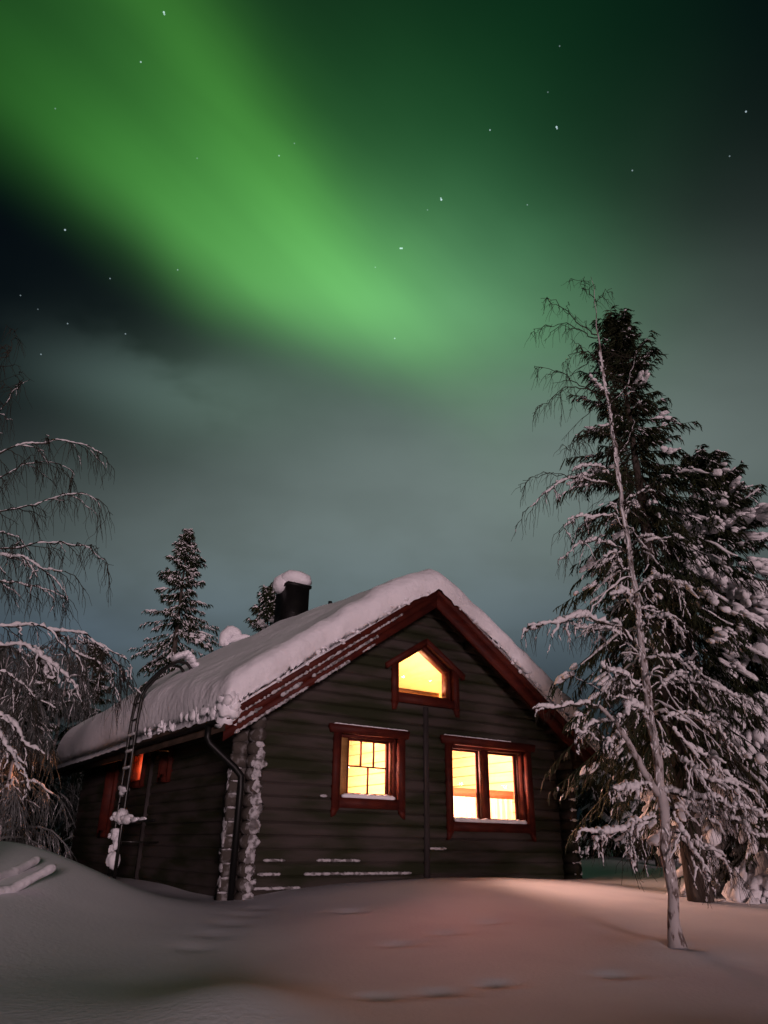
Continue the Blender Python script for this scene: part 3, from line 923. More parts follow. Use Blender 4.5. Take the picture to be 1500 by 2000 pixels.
for z in (2.25, 2.55, 2.85):
    p0, p1 = cab(-.75, 3.60, z + .02), cab(-.75, 4.03, z + .02)
    b = MB(); t = np.linspace(0, 1, 8)[:, None]
    b.tubes((p0 * (1 - t) + p1 * t)[None], np.full((1, 8), .028), 8)
    o = b.build('snow_strip', M_FROST, smooth=True); tag(o, 'narrow snow strip on an upper rung of the wall ladder', 'snow', 'snow strips on the upper ladder rungs')

# two warm light streaks on the left bank, modelled as raised bars of snow
for k, (a, c, lb) in enumerate((((-30, 1735), (76, 1677), 'upper of two warm light streaks on the left bank, shaped as a raised snow bar'), ((-40, 1770), (108, 1692), 'lower of two warm light streaks on the left bank, shaped as a raised snow bar'))):
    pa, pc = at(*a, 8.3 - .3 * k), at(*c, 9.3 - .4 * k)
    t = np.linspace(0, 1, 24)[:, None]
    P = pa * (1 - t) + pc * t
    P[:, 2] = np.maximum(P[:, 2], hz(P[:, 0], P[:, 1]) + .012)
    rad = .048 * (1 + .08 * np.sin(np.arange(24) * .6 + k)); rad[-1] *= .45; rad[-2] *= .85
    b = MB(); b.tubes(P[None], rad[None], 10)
    o = b.build('pole_or_light_streak', M_SNOW, smooth=True); tag(o, lb, 'pole')


# ------------------------------------------------------------------ trees
def unit(v): return v / (np.linalg.norm(v, axis=-1, keepdims=True) + 1e-12)


def resample(pts, n):
    pts = np.asarray(pts, float)
    d = np.r_[0, np.cumsum(np.linalg.norm(np.diff(pts, axis=0), axis=1))]
    s = np.linspace(0, d[-1], n)
    out = np.stack([np.interp(s, d, pts[:, k]) for k in range(3)], 1)
    for _ in range(2): out[1:-1] = .25 * out[:-2] + .5 * out[1:-1] + .25 * out[2:]
    return out


def sample_on(paths, ts):
    """paths [N,S,3], ts [N,K] -> points [N,K,3], tangents"""
    N, L, _ = paths.shape
    x = ts * (L - 1); i = np.clip(x.astype(int), 0, L - 2); f = (x - i)[..., None]
    a = np.take_along_axis(paths, i[..., None].repeat(3, -1), 1); c = np.take_along_axis(paths, (i + 1)[..., None].repeat(3, -1), 1)
    return a * (1 - f) + c * f, unit(c - a)


def sprout(paths, K, rng, len0, len1, fwd, side, down, sag, seg=4, t0=.12, t1=1.0, wiggle=.0):
    """K children on each path; returns [N*K, seg, 3] and parent t"""
    N = len(paths)
    ts = t0 + (t1 - t0) * (np.arange(K)[None] + rng.uniform(0, 1, (N, K))) / K
    P, T = sample_on(paths, ts)
    h = np.cross(T, np.array([0, 0, 1.])); h = unit(h + rng.normal(0, .12, h.shape))
    sg = np.where(rng.uniform(size=(N, K)) < .5, -1, 1)[..., None]
    d = T * fwd + h * sg * side * rng.uniform(.5, 1.2, (N, K, 1)) + np.array([0, 0, -1.]) * down * rng.uniform(.6, 1.4, (N, K, 1)) + rng.normal(0, .18, P.shape)
    d = unit(d)
    Ln = rng.uniform(len0, len1, (N, K, 1)) * (1.15 - .55 * ts[..., None])
    s = np.linspace(0, 1, seg)
    Q = P[:, :, None] + d[:, :, None] * (Ln[:, :, None] * s[:, None]) + np.array([0, 0, -1.]) * (sag * Ln[:, :, None] * (s ** 1.8)[:, None])
    if wiggle: Q[:, :, 1:] += rng.normal(0, wiggle, Q[:, :, 1:].shape)
    return Q.reshape(-1, seg, 3), ts.reshape(-1)


def taper(N, L, r0, r1): return np.broadcast_to(np.linspace(r0, r1, L), (N, L))


def snow_on(b, paths, r, rng, keep=1.0, lift=.6, n=5, wob=.5, cover=(.45, 1.0)):
    """lumpy rolls of snow riding on stretches of each path"""
    m = rng.uniform(size=len(paths)) < keep
    P = paths[m]
    N = len(P)
    if N == 0: return
    L = P.shape[1] * 2
    c = rng.uniform(*cover, (N, 1)); t0 = rng.uniform(0, 1, (N, 1)) * (1 - c)
    Q, T = sample_on(P, t0 + c * np.linspace(0, .999, L)[None])
    steep = np.abs(T[..., 2])
    rad = r * (1 + wob * rng.uniform(-1, 1, (N, L))) * (1 - .55 * steep ** 2)
    rad = rad * np.sin(np.linspace(.25, 2.9, L))[None] ** .6
    Q = Q + rng.normal(0, .18, Q.shape) * r
    Q[..., 2] += rad * lift
    b.tubes(Q, rad, n)


def spruce(name, label, x, y, H, R, nb_, seed, group=None, droop=.55, load=.3, frost=.35, tw=26, top_up=.5, prof=.75, base=.06, clumps=0, csize=(.08, .2), rtw=.011, ltw=(.10, .24), lowR=1.0, rag=.12):
    rng = np.random.default_rng(seed)
    z0 = on(x, y) - .12
    root = empty(name, (x, y, z0), label, 'tree', group)
    O = np.array([x, y, z0])
    n = 14
    tp = np.zeros((n, 3)); tp[:, 2] = np.linspace(0, H, n)
    tp[:, :2] += np.cumsum(rng.normal(0, .008 * H / 10, (n, 2)), 0); tp[0, :2] = 0
    b = MB(); b.tubes(tp[None], np.linspace(.016 * H + .02, .008, n)[None], 9); b.build('trunk', M_SBARK, root, smooth=True)
    # branches
    h = (base + (1 - base) * (np.arange(nb_) + rng.uniform(0, 1, nb_)) / nb_)
    h = 1 - (1 - h) * (1 - .12 * rng.uniform(0, 1, nb_) * (h < .9))
    L = R * (np.clip(1 - h, 0, 1) ** prof) * rng.uniform(.62 - rag, 1.12 + .4 * rag, nb_) + .10
    L = np.where(h < .25, L * (lowR + (1 - lowR) * h / .25), L)
    az = rng.uniform(0, 6.283, nb_)
    dr = np.stack([np.cos(az), np.sin(az), np.zeros(nb_)], 1)
    orig = np.stack([np.interp(h * H, tp[:, 2], tp[:, k]) for k in range(3)], 1)
    s = np.linspace(0, 1, 6)
    slope = top_up * sstep(.55, 1.0, h) - droop * (1 - sstep(.5, .95, h))
    P = orig[:, None] + dr[:, None] * (L[:, None, None] * s[:, None] * (1 - .10 * s[:, None])) + np.array([0, 0, 1.]) * (L[:, None] * (slope[:, None] * s + (.10 * s ** 3) - .12 * s ** 2))[..., None]
    P[:, 1:] += rng.normal(0, .02, P[:, 1:].shape)
    K = tw
    Q, ts = sprout(P, K, rng, ltw[0], ltw[1], .8, .75, .55 * droop + .15, .35, seg=3, t0=.08)
    scale = np.repeat(np.clip(L / R, .35, 1), K)
    Q = Q[:, :1] + (Q - Q[:, :1]) * (.45 + .75 * scale)[:, None, None]
    b = MB()
    b.tubes(P, np.linspace(.014, .004, 6)[None] * np.clip(L / R + .3, .4, 1.2)[:, None], 3)
    rad = np.array([.7, 1.0, .25]) * rtw * rng.uniform(.7, 1.35, (len(Q), 1))
    b.tubes(Q, rad, 3)
    # side sprigs give each twig a ragged outline
    Q2, _ = sprout(Q, 3, rng, ltw[0] * .35, ltw[1] * .45, .8, .7, .35, .2, seg=2, t0=.2)
    b.tubes(Q2, np.array([.8, .25]) * rtw * rng.uniform(.7, 1.2, (len(Q2), 1)), 3)
    b.build('crown', M_NEEDLE, root)
    b = MB()
    if frost > 0: snow_on(b, Q, rtw * 1.25, rng, frost, .75, 4)
    if load > 0:
        m = rng.uniform(size=nb_) < load
        snow_on(b, P[m][:, 2:], .030, rng, 1.0, .9, 6)
    if clumps:
        pw = np.clip(L, .1, None) * (h < .84); pw = pw / pw.sum()
        pick = rng.choice(nb_, clumps, p=pw)
        t = rng.uniform(.45, 1.0, (clumps, 1))
        C, T = sample_on(P[pick], t); C, T = C[:, 0], T[:, 0]
        sz = rng.uniform(*csize, clumps) * (.6 + .5 * L[pick] / R)
        sd2 = unit(np.cross(T, [0, 0, 1.])); upv = np.cross(sd2, T)
        A = np.stack([T * (sz * rng.uniform(1.0, 2.0, clumps))[:, None], sd2 * (sz * rng.uniform(.6, 1.0, clumps))[:, None], upv * (sz * rng.uniform(.5, .8, clumps))[:, None]], 1)
        C[:, 2] += sz * .35
        m_ = 6      # every clump is a heap of smaller lumps
        off = rng.normal(0, .55, (clumps, m_, 3))
        C2 = C[:, None] + np.einsum('nmk,nkj->nmj', off, A)
        A2 = A[:, None] * rng.uniform(.30, .62, (clumps, m_, 1, 1))
        C2[..., 2] -= .25 * sz[:, None] * np.abs(off[..., 0])
        b.blobs(C2.reshape(-1, 3), A2.reshape(-1, 3, 3), rng, .22)
    if b.n: tag(b.build('snow', M_FROST, root, smooth=True), kind='stuff')
    for c in root.children:
        pass
    return root


def bare_tree(name, label, x, y, H, R, seed, limbs=22, per=7, tw=7, group=None, sag=.5, snow=.7, rime=True, cat='tree', low=.15, rt=.006, lt=(.25, .5), sr=.02):
    """leafless tree or bush, twigs furred with rime"""
    rng = np.random.default_rng(seed)
    z0 = on(x, y) - .1
    root = empty(name, (x, y, z0), label, cat, group)
    n = 12
    tp = np.zeros((n, 3)); tp[:, 2] = np.linspace(0, H, n); tp[1:, :2] += np.cumsum(rng.normal(0, .02 * H / 6, (n - 1, 2)), 0)
    b = MB(); b.tubes(tp[None], np.linspace(.011 * H + .02, .008, n)[None], 8); b.build('trunk', M_BARK, root, smooth=True)
    h = low + (1 - low) * rng.uniform(0, 1, limbs) ** .9
    L = R * (1.05 - .75 * h) * rng.uniform(.7, 1.15, limbs)
    az = rng.uniform(0, 6.283, limbs)
    up = rng.uniform(.15, .9, limbs)
    s = np.linspace(0, 1, 7)
    orig = np.stack([np.interp(h * H, tp[:, 2], tp[:, k]) for k in range(3)], 1)
    dr = np.stack([np.cos(az), np.sin(az), np.zeros(limbs)], 1)
    P = orig[:, None] + dr[:, None] * (L[:, None] * s)[..., None] + np.array([0, 0, 1.]) * (L[:, None] * (up[:, None] * s - (up[:, None] + sag * .5) * s ** 2.2))[..., None]
    P[:, 1:] += rng.normal(0, .03, P[:, 1:].shape)
    B1, _ = sprout(P, per, rng, R * .25, R * .5, .8, .7, .2, sag, seg=5, t0=.2, wiggle=.012)
    B2, _ = sprout(B1, tw, rng, *lt, .6, .5, .4, sag, seg=4, t0=.1, wiggle=.008)
    b = MB(); b.tubes(P, taper(len(P), 7, .03, .010), 5); b.tubes(B1, taper(len(B1), 5, .011, .005), 3)
    b.tubes(B2, taper(len(B2), 4, rt, rt * .5), 3)
    b.build('crown', M_RIME if rime else M_TWIG, root)
    b = MB(); snow_on(b, P, sr * 1.6, rng, snow, .8, 6); snow_on(b, B1, sr, rng, snow, .7, 5); snow_on(b, B2, sr * .55, rng, snow * .35, .6, 4)
    tag(b.build('snow', M_FROST, root, smooth=True), kind='stuff')
    return root


# big spruce behind the birch
spruce('spruce_tree', 'tall dark spruce with a bare drooping top behind the front birch', 4.62, 11.85, 10.55, 2.6, 340, 21, droop=.66, load=.12, frost=.10, tw=27, prof=.66, base=.13, clumps=170, csize=(.05, .15), rtw=.013, ltw=(.14, .34), top_up=.9, lowR=.36, rag=.3)
# snow-laden spruce at the right edge
spruce('spruce_tree', 'heavily snow-laden spruce at the right edge of the picture', 6.35, 12.9, 7.9, 2.5, 330, 22, droop=.78, load=.6, frost=.32, tw=32, prof=.52, base=.08, clumps=760, csize=(.09, .25), rtw=.013, ltw=(.14, .32))
# spruce whose dark trunk shows between the birch and the wall
spruce('spruce_tree', 'spruce with thin dark trunk seen left of the birch stem far behind', 7.3, 21.0, 8.6, 1.7, 150, 23, droop=.7, load=.4, frost=.4, tw=22, prof=.6, base=.16, clumps=90, csize=(.08, .16), rtw=.016, ltw=(.16, .34))
# spruces rising behind the roof
p = at(368, 1035, 25)
spruce('spruce_tree', 'slender frosted spruce standing behind the left roof slope', p[0] + .05, 25, p[2] - on(p[0], 25) + .1, 4.0, 250, 24, rag=.25, droop=.5, load=.45, frost=.75, tw=22, prof=.9, base=.1, clumps=60, csize=(.09, .19), rtw=.020, ltw=(.18, .36), top_up=.4)
p = at(527, 1140, 22)
spruce('spruce_tree', 'snow-clotted spruce top peeping up beside the chimney', p[0], 22, p[2] - on(p[0], 22) + .1, 1.5, 150, 25, droop=.6, load=.5, frost=.4, tw=20, prof=.55, base=.3, clumps=110, csize=(.14, .24), rtw=.02, ltw=(.18, .32))

# arched sapling weighed down by snow, behind the ridge
p0 = at(436, 1262, 21); b = MB()
pa = [at(438, 1300, 21) - np.array([0, 0, 4.9])] + [at(*q, 21) for q in ((438, 1300), (436, 1262), (441, 1243), (453, 1232), (464, 1236), (470, 1246))]
base_xy = pa[0][:2]
sap = empty('bent_sapling', (base_xy[0], base_xy[1], on(*base_xy)), 'bent sapling top arched over under snow behind the roof ridge', 'tree')
pts = [np.array([base_xy[0], base_xy[1], on(*base_xy)])] + pa[1:]
b.tubes(resample(pts, 30)[None], np.linspace(.06, .02, 30)[None], 6); o = b.build('trunk', M_TWIG, sap, smooth=True)
b = MB(); pp = resample([at(*q, 20.95) for q in ((434, 1262), (438, 1245), (450, 1232), (462, 1235), (470, 1247))], 14)
b.tubes(pp[None], np.interp(np.linspace(0, 1, 14), [0, .2, .6, 1], [.07, .16, .19, .07])[None] * rng.uniform(.9, 1.1, (1, 14)), 10)
pp = resample([at(*q, 20.9) for q in ((444, 1254), (460, 1247), (478, 1244), (492, 1247))], 12)
b.tubes(pp[None], np.interp(np.linspace(0, 1, 12), [0, .3, .8, 1], [.05, .11, .09, .05])[None], 10)
pp = resample([at(*q, 20.9) for q in ((433, 1246), (440, 1252), (445, 1262), (447, 1275))], 10)
b.tubes(pp[None], np.full((1, 10), .075), 8)
o2 = tag(b.build('snow', M_SNOW, sap, smooth=True), kind='stuff')

# every tree part above was built in tree-local or world coordinates: bring world ones home
for q in (o, o2): q.location = -np.array(sap.location)


# the front birch ----------------------------------------------------------------
def hand_birch(name, label, trunk, trad, stems, branches, seed, Ycen):
    """trunk / stems / branches as lists of (x, y) with a depth offset; see at()"""
    rng = np.random.default_rng(seed)
    root = empty(name, tuple(trunk[0]), label, 'tree')
    O = np.array(trunk[0])
    tb = MB(); sb = MB(); wb = MB()
    tp = resample(trunk, 40) - O
    tp[1:] += rng.normal(0, .013, tp[1:].shape)
    rad = np.interp(np.linspace(0, 1, 40), *trad) * rng.uniform(.86, 1.14, 40)
    tb.tubes(tp[None], rad[None], 12)
    for pts, r0, r1 in stems:
        q = resample(pts, 22) - O; q[1:] += rng.normal(0, .006, q[1:].shape)
        tb.tubes(q[None], np.linspace(r0, r1, 22)[None], 9)
        snow_on(sb, q[None], r0 * .75, rng, 1, .85, 8, wob=.3)
    # rime and snow stuck to the weather side of the trunk
    k = rng.integers(2, 33, 190)
    ang = rng.normal(-1.9, .75, 190)
    C = tp[k] + (tp[k + 1] - tp[k]) * rng.uniform(0, 1, (190, 1)) + np.stack([np.cos(ang), np.sin(ang), ang * 0], 1) * rad[k][:, None] * .96
    A = np.stack([np.diag([.015, .015, .055])] * 190) * rng.uniform(.3, 1.1, (190, 1, 1)) * (.5 + .5 * np.linspace(0, 1, 40)[k])[:, None, None]
    A[:, 2, :2] = rng.normal(0, .006, (190, 2))
    sb.blobs(C, A, rng, .26)
    snow_on(sb, (tp[14:34] + np.array([-.012, -.016, 0]))[None], .024, rng, 1, .2, 8, wob=.7, cover=(.98, 1.0))
    if Ycen == BY:      # many fine shoots along the stem
        sh, _ = sprout(tp[None], 60, rng, .35, .95, .25, 1.0, .0, .55, seg=8, t0=.26, t1=.85, wiggle=.012)
        wb.tubes(sh, taper(len(sh), 8, .008, .0025), 4)
        sh2, _ = sprout(sh, 7, rng, .10, .30, .7, .5, .4, .35, seg=4, t0=.1, wiggle=.008)
        wb.tubes(sh2, taper(len(sh2), 4, .0035, .0016), 3)
        low = sh[:, 0, 2] < 4.6
        snow_on(sb, sh[low], .016, rng, .8, .7, 6, wob=.65)
        snow_on(sb, sh2[np.repeat(low, 7)], .009, rng, .35, .5, 5, wob=.65, cover=(.3, .9))
    for br in branches:
        pts, r0, snow, tw_, L0, L1, per = br
        q = resample(pts, 16) - O; q[1:] += rng.normal(0, .02, q[1:].shape)
        wb.tubes(q[None], np.linspace(r0, .003, 16)[None], 5)
        sub, _ = sprout(q[None], per, rng, L0 * 1.2, L1 * 1.3, .85, .55, .15, .35, seg=6, t0=.15, wiggle=.012)
        wb.tubes(sub, taper(len(sub), 6, .006, .0025), 3)
        hang, _ = sprout(np.concatenate([q[None, :, :][:, np.r_[0:16:3]], sub]), tw_, rng, L0, L1, .45, .30, .75, .35, seg=5, t0=.1, wiggle=.008)
        wb.tubes(hang, taper(len(hang), 5, .0035, .0016), 3)
        if snow > 0:
            snow_on(sb, resample(q, 26)[None], .021 * snow + r0 * .45, rng, 1, .8, 8, wob=.6, cover=(.9, 1.0))
            snow_on(sb, sub, .0155 * snow + .003, rng, min(1, .35 + .35 * snow), .7, 6, wob=.65)
            snow_on(sb, hang, .0095 * snow + .002, rng, min(.7, .22 * snow), .4, 5, wob=.65, cover=(.2, .7))
    tb.build('trunk', M_BARK, root, smooth=True)
    wb.build('crown', M_TWIG, root)
    tag(sb.build('snow', M_FROST, root, smooth=True), kind='stuff')
    return root


BY = 8.33


def bp(lst, dy0=0.0, dy1=0.0, Y0=BY):
    n = len(lst)
    return [at(x, y, Y0 + dy0 + (dy1 - dy0) * i / max(1, n - 1)) for i, (x, y) in enumerate(lst)]


base = at(1323, 1846, BY)
trunk = bp([(1323, 1850), (1318, 1790), (1309, 1712), (1294, 1600), (1289, 1525), (1279, 1450), (1267, 1375), (1264, 1319), (1256, 1262), (1248, 1206), (1241, 1150),
            (1226, 1060), (1212, 970), (1201, 880), (1190, 801), (1176, 729), (1170, 646), (1161, 585), (1156, 541)])
trad = ([0, .035, .22, .30, .35, .5, .7, .82, .9, 1], [.088, .056, .049, .046, .036, .029, .024, .015, .007, .003])
stems = [(bp([(1287, 1552), (1262, 1515), (1245, 1480), (1219, 1435), (1196, 1402), (1170, 1380)], 0, -.35), .040, .020)]
B = []


def br(lst, dy, r0, snow, tw_=5, L0=.12, L1=.32, per=8): B.append((bp(lst, 0, dy), r0, snow, tw_, L0, L1, per))


# thin drooping top branches
br([(1170, 655), (1136, 642), (1112, 612), (1097, 599), (1075, 578), (1060, 584)], -.3, .010, 0, 4, .10, .28, 7)
br([(1168, 660), (1147, 653), (1111, 633), (1079, 635), (1039, 642)], .3, .009, 0, 4, .10, .30, 7)
br([(1160, 585), (1140, 560), (1125, 545)], .2, .006, 0, 4, .1, .22, 5)
br([(1158, 600), (1180, 570), (1195, 566)], .2, .005, 0, 3, .1, .2, 4)
br([(1174, 715), (1154, 690), (1138, 680), (1118, 690), (1108, 715)], -.2, .008, 0, 5, .12, .30, 6)
br([(1176, 786), (1147, 761), (1104, 758), (1079, 779), (1048, 800)], -.4, .010, 0, 4, .10, .30, 8)
br([(1174, 770), (1115, 740), (1086, 723), (1039, 713)], .2, .009, 0, 4, .10, .28, 7)
br([(1192, 850), (1150, 835), (1125, 850), (1108, 885)], -.3, .009, 0, 5, .12, .34, 7)
br([(1185, 800), (1215, 770), (1232, 735), (1240, 690)], .2, .009, .2, 3, .1, .22, 6)
br([(1200, 900), (1225, 870), (1240, 820)], -.2, .008, .2, 3, .1, .22, 6)
# middle, snow on their backs
br([(1197, 948), (1161, 938), (1133, 936), (1093, 941), (1060, 962), (1034, 990)], -.5, .014, .55, 5, .12, .34, 9)
br([(1197, 946), (1133, 930), (1057, 929), (1018, 941)], .2, .009, 0, 4, .12, .34, 7)
br([(1192, 927), (1172, 909), (1140, 912), (1118, 922)], -.4, .013, .8, 4, .1, .25, 5)
br([(1216, 1010), (1161, 1010), (1122, 1013), (1100, 1030)], -.3, .012, .7, 5, .12, .34, 8)
br([(1223, 1082), (1190, 1060), (1161, 1053), (1129, 1058), (1105, 1085)], -.3, .013, .8, 5, .12, .34, 8)
br([(1226, 1075), (1250, 1050), (1280, 1045), (1300, 1060)], -.3, .012, .8, 4, .1, .25, 7)
br([(1215, 985), (1245, 960), (1270, 950)], .1, .010, .5, 4, .1, .25, 6)
br([(1237, 1175), (1222, 1157), (1190, 1161)], -.4, .016, 1.2, 3, .08, .18, 4)
br([(1232, 1120), (1212, 1100), (1200, 1080), (1180, 1090)], -.3, .012, 1.0, 4, .1, .25, 6)
br([(1240, 1160), (1270, 1130), (1300, 1125), (1335, 1150)], -.3, .014, 1.0, 5, .1, .28, 9)
# lower: laden
br([(1241, 1258), (1219, 1232), (1185, 1212), (1129, 1206), (1084, 1218), (1024, 1226)], -.6, .018, 1.15, 5, .10, .28, 13)
br([(1238, 1250), (1200, 1235), (1160, 1232), (1110, 1222)], .3, .014, 1.0, 6, .12, .3, 12)
br([(1246, 1210), (1282, 1206), (1309, 1208), (1340, 1235)], -.3, .014, 1.1, 5, .1, .26, 9)
br([(1258, 1290), (1300, 1280), (1340, 1290), (1380, 1330)], -.2, .014, 1.0, 6, .12, .3, 11)
br([(1264, 1356), (1237, 1330), (1204, 1315), (1180, 1300)], -.4, .016, 1.1, 5, .1, .26, 9)
br([(1262, 1350), (1235, 1345), (1200, 1335), (1188, 1350)], .1, .014, 1.2, 5, .1, .25, 8)
br([(1275, 1371), (1290, 1330), (1327, 1315), (1357, 1330), (1410, 1349), (1466, 1371)], -.3, .018, 1.2, 5, .1, .3, 12)
br([(1272, 1400), (1250, 1385), (1228, 1378), (1216, 1400)], -.4, .014, 1.3, 4, .1, .22, 6)
br([(1286, 1390), (1320, 1435), (1365, 1469), (1429, 1525), (1485, 1555)], -.1, .017, 1.1, 6, .12, .34, 14)
br([(1283, 1420), (1310, 1400), (1350, 1395), (1400, 1420), (1445, 1470)], .1, .016, 1.1, 6, .12, .34, 14)
br([(1286, 1450), (1320, 1470), (1360, 1510), (1400, 1520), (1450, 1540)], -.4, .015, 1.0, 6, .12, .34, 12)
br([(1290, 1547), (1320, 1547), (1354, 1559), (1410, 1570), (1490, 1584)], -.5, .022, 1.6, 4, .1, .25, 9)
br([(1292, 1575), (1340, 1580), (1402, 1589), (1447, 1604), (1492, 1637)], -.2, .018, 1.4, 6, .12, .34, 12)
br([(1286, 1592), (1245, 1604), (1215, 1622), (1170, 1630), (1132, 1619)], -.5, .016, 1.2, 5, .1, .25, 10)
br([(1286, 1598), (1249, 1615), (1230, 1649), (1237, 1690)], -.2, .014, 1.0, 5, .1, .25, 8)
br([(1280, 1540), (1237, 1536), (1207, 1547), (1200, 1538)], -.4, .016, 1.2, 4, .1, .22, 7)
br([(1297, 1555), (1320, 1590), (1335, 1626), (1357, 1667), (1387, 1720)], -.3, .016, 1.1, 5, .1, .25, 10)
br([(1298, 1610), (1330, 1640), (1375, 1660), (1430, 1690)], .2, .014, 1.1, 6, .12, .3, 11)
br([(1170, 1380), (1144, 1371), (1110, 1375), (1075, 1384), (1039, 1391)], -.25, .020, .7, 3, .06, .16, 6)
br([(1200, 1408), (1165, 1410), (1140, 1425), (1120, 1435)], -.3, .012, 1.0, 5, .08, .2, 7)
br([(1219, 1435), (1200, 1440), (1185, 1460)], -.2, .012, 1.0, 5, .08, .2, 6)
br([(1200, 1402), (1180, 1355), (1150, 1335), (1110, 1318)], .3, .009, .2, 4, .1, .25, 7)
hand_birch('birch_tree', 'frost-white birch with drooping snowy branches in front of the cabin corner', trunk, trad, stems, B, 41, BY)

# the birch at the left whose boughs hang into the picture ---------------------------
LY = 7.6
B = []
lt = [at(-75, 1700, LY), at(-80, 1400, LY), at(-70, 1100, LY), at(-60, 850, LY), at(-55, 600, LY), at(-45, 420, LY)]
lt[0][2] = on(lt[0][0], lt[0][1]) - .1


def bl(lst, dy, r0, snow, tw_=5, L0=.15, L1=.42, per=10): B.append((bp(lst, 0, dy, LY), r0 * .8, snow * .5, tw_, L0, L1, per))


bl([(-60, 900), (0, 880), (70, 862), (130, 862), (175, 875), (203, 890)], -.2, .014, .5, 6, .14, .36, 13)
bl([(-60, 940), (0, 930), (60, 900), (110, 905), (150, 930)], .3, .012, .1, 6, .15, .4, 12)
bl([(-65, 1010), (0, 1000), (60, 985), (120, 965), (165, 960), (200, 990)], 0, .013, .3, 6, .14, .38, 13)
bl([(-65, 1085), (0, 1075), (60, 1060), (130, 1060), (190, 1070), (215, 1105)], -.2, .014, .4, 6, .14, .38, 13)
bl([(-68, 1090), (0, 1088), (50, 1090), (90, 1110), (125, 1115)], -.4, .016, .9, 6, .15, .40, 10)
bl([(-68, 1130), (0, 1130), (50, 1145), (100, 1155), (135, 1162)], .0, .014, .6, 6, .14, .36, 11)
bl([(-60, 860), (0, 800), (30, 760), (60, 740)], .2, .012, .2, 5, .14, .36, 9)
bl([(-60, 760), (-10, 720), (20, 690), (35, 640)], .3, .010, 0, 5, .14, .34, 8)
bl([(-60, 1000), (0, 1040), (40, 1050), (60, 1075)], .1, .012, .4, 6, .15, .4, 9)
bl([(-70, 1215), (0, 1225), (60, 1215), (110, 1228), (150, 1236), (200, 1255), (250, 1290)], -.2, .018, 1.3, 6, .12, .36, 14)
bl([(-70, 1260), (0, 1258), (55, 1258), (90, 1290), (125, 1310), (150, 1350)], -.5, .020, 1.6, 5, .12, .34, 10)
bl([(60, 1262), (80, 1280), (85, 1310), (100, 1325)], -.5, .014, 1.4, 4, .1, .25, 5)
bl([(110, 1230), (150, 1275), (200, 1300), (230, 1335)], -.1, .014, 1.0, 6, .15, .4, 10)
bl([(150, 1250), (190, 1260), (235, 1300), (250, 1330)], .1, .012, .8, 7, .15, .4, 10)
bl([(-75, 1370), (0, 1395), (40, 1420), (50, 1450), (90, 1475)], -.4, .020, 1.5, 5, .12, .34, 9)
bl([(-75, 1390), (-10, 1420), (15, 1460), (30, 1490), (42, 1500)], -.6, .018, 1.5, 4, .1, .25, 7)
bl([(-75, 1300), (0, 1310), (40, 1330), (75, 1370)], .1, .014, 1.0, 6, .14, .36, 10)
hand_birch('birch_tree', 'birch off the left edge whose thin boughs hang into view', lt, ([0, .5, 1], [.11, .07, .02]), [], B, 42, LY)

# frosted woodland behind ---------------------------------------------------------------
GF = 'rime-grey trees behind the cabin'
spots = [(-6.9, 14.6, 3.6, 1.3, 'rime-covered bushy birch nearest the far end of the side wall', 51), (-8.4, 16.4, 4.6, 1.6, 'tall rime-covered birch at the left edge beyond the snow bank', 52),
         (-10.2, 18.4, 5.6, 1.9, 'broad rime-covered birch standing far left in the second row', 53), (-9.4, 22.0, 6.4, 2.0, 'rime-covered birch in the rear row behind the eave corner', 54),
         (-12.6, 21.5, 6.6, 2.1, 'rime-covered birch at the far left end of the rear row', 55), (-7.7, 13.3, 2.4, 1.2, 'low rime-covered bush just behind the snow bank', 56),
         (-11.6, 25.5, 7.0, 2.2, 'tallest rime-covered birch in the third row behind the eave corner', 57), (-9.3, 18.9, 3.4, 1.6, 'low rime-covered birch filling the gap under the eave corner', 58)]
for x, y, H, R, lb, sd_ in spots:
    bare_tree('frosted_birch', lb, x, y, H, R, sd_, limbs=26, per=8, tw=7, group=GF, rt=.009, lt=(.25, .55), sr=.018, snow=.32)
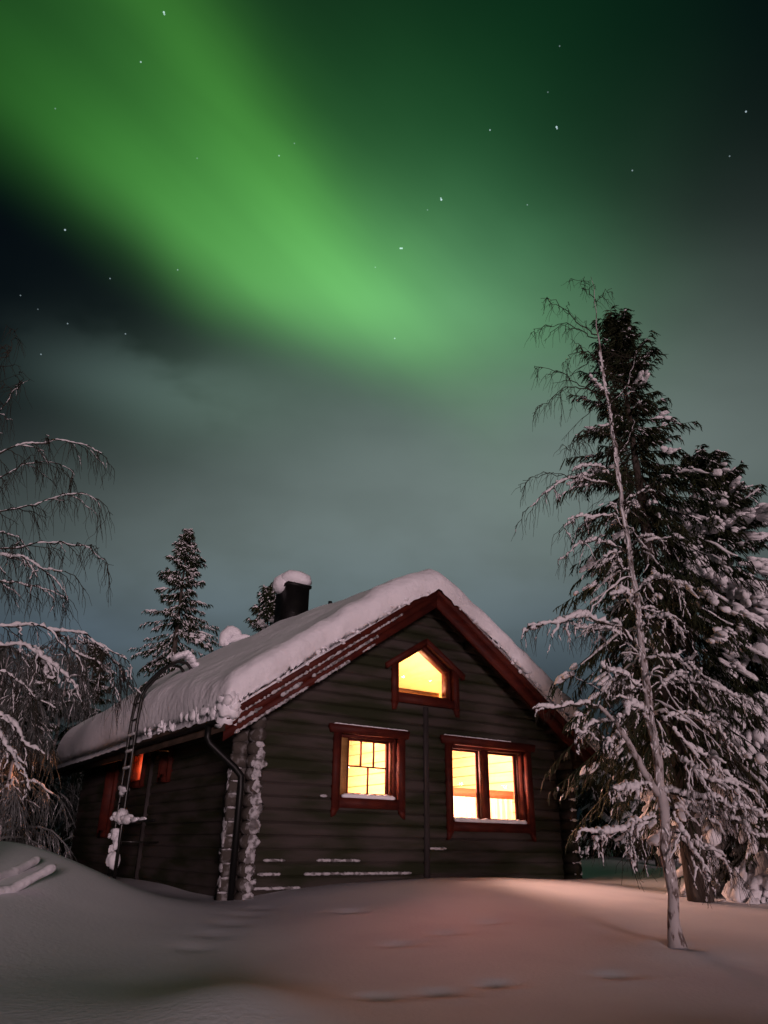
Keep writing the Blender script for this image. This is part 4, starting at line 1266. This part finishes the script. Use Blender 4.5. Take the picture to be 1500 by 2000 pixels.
for x, y, H, R, lb, sd_ in ((8.3, 24.5, 4.6, 1.5, 'rime-grey tree right behind the right cabin corner', 61), (9.9, 26.5, 5.6, 1.8, 'rime-grey tree beyond the corner downpipe on the right', 62),
                            (12.0, 29.0, 6.2, 1.9, 'rime-grey tree glimpsed between the birch and the spruce', 63), (15.0, 27.0, 6.6, 2.2, 'rime-grey tree behind the snow-laden right spruce', 64), (17.5, 25.0, 6.0, 2.0, 'rime-grey tree at the far right edge behind everything', 65)):
    bare_tree('frosted_birch', lb, x, y, H, R, sd_, limbs=24, per=7, tw=7, group='rime-grey trees right of the cabin', rt=.011, lt=(.3, .6), sr=.028, snow=.35)
spruce('spruce_tree', 'dark young spruce in shade at the left edge of the thicket', -8.6, 14.4, 3.6, 1.1, 110, 71, droop=.6, load=.3, frost=.35, tw=22, clumps=40, rtw=.016, ltw=(.14, .28))
spruce('spruce_tree', 'dark spruce hidden among the frosted birches left of the cabin', -11.2, 20.2, 6.4, 1.7, 170, 72, droop=.55, load=.3, frost=.45, tw=22, clumps=50, rtw=.018, ltw=(.16, .32))

for x, y, H, R_, lb, sd_ in ((8.1, 23.5, 4.4, 1.5, 'small frosted spruce just right of the cabin behind the right downpipe', 81), (9.6, 25.5, 5.2, 1.7, 'frosted spruce standing in the gap between the cabin and the birch stem', 82),
                             (11.2, 27.5, 6.0, 1.8, 'frosted spruce deep in the gap behind the birch', 83), (6.9, 25.0, 4.0, 1.4, 'frosted young spruce partly hidden by the right cabin corner', 84)):
    spruce('spruce_tree', lb, x, y, H, R_, 150, sd_, group='frosted spruces right of the cabin', droop=.5, load=.35, frost=.55, tw=20, prof=.7, base=.03, clumps=50, csize=(.08, .16), rtw=.02, ltw=(.18, .36))

for x, y, H, R_, lb, sd_ in ((-9.6, 20.6, 5.4, 1.9, 'frosted spruce in the left thicket just beyond the eave corner', 91), (-12.4, 23.4, 6.4, 2.0, 'frosted spruce at the far left behind the rime-grey birches', 92),
                             (-10.6, 27.0, 7.4, 2.2, 'tallest frosted spruce deep in the left thicket', 93), (-8.1, 15.3, 2.6, 1.2, 'small frosted spruce low behind the snow bank at left', 94)):
    spruce('spruce_tree', lb, x, y, H, R_, 160, sd_, group='frosted spruces left of the cabin', droop=.5, load=.25, frost=.5, tw=20, prof=.6, base=.02, clumps=40, csize=(.07, .14), rtw=.019, ltw=(.18, .36))
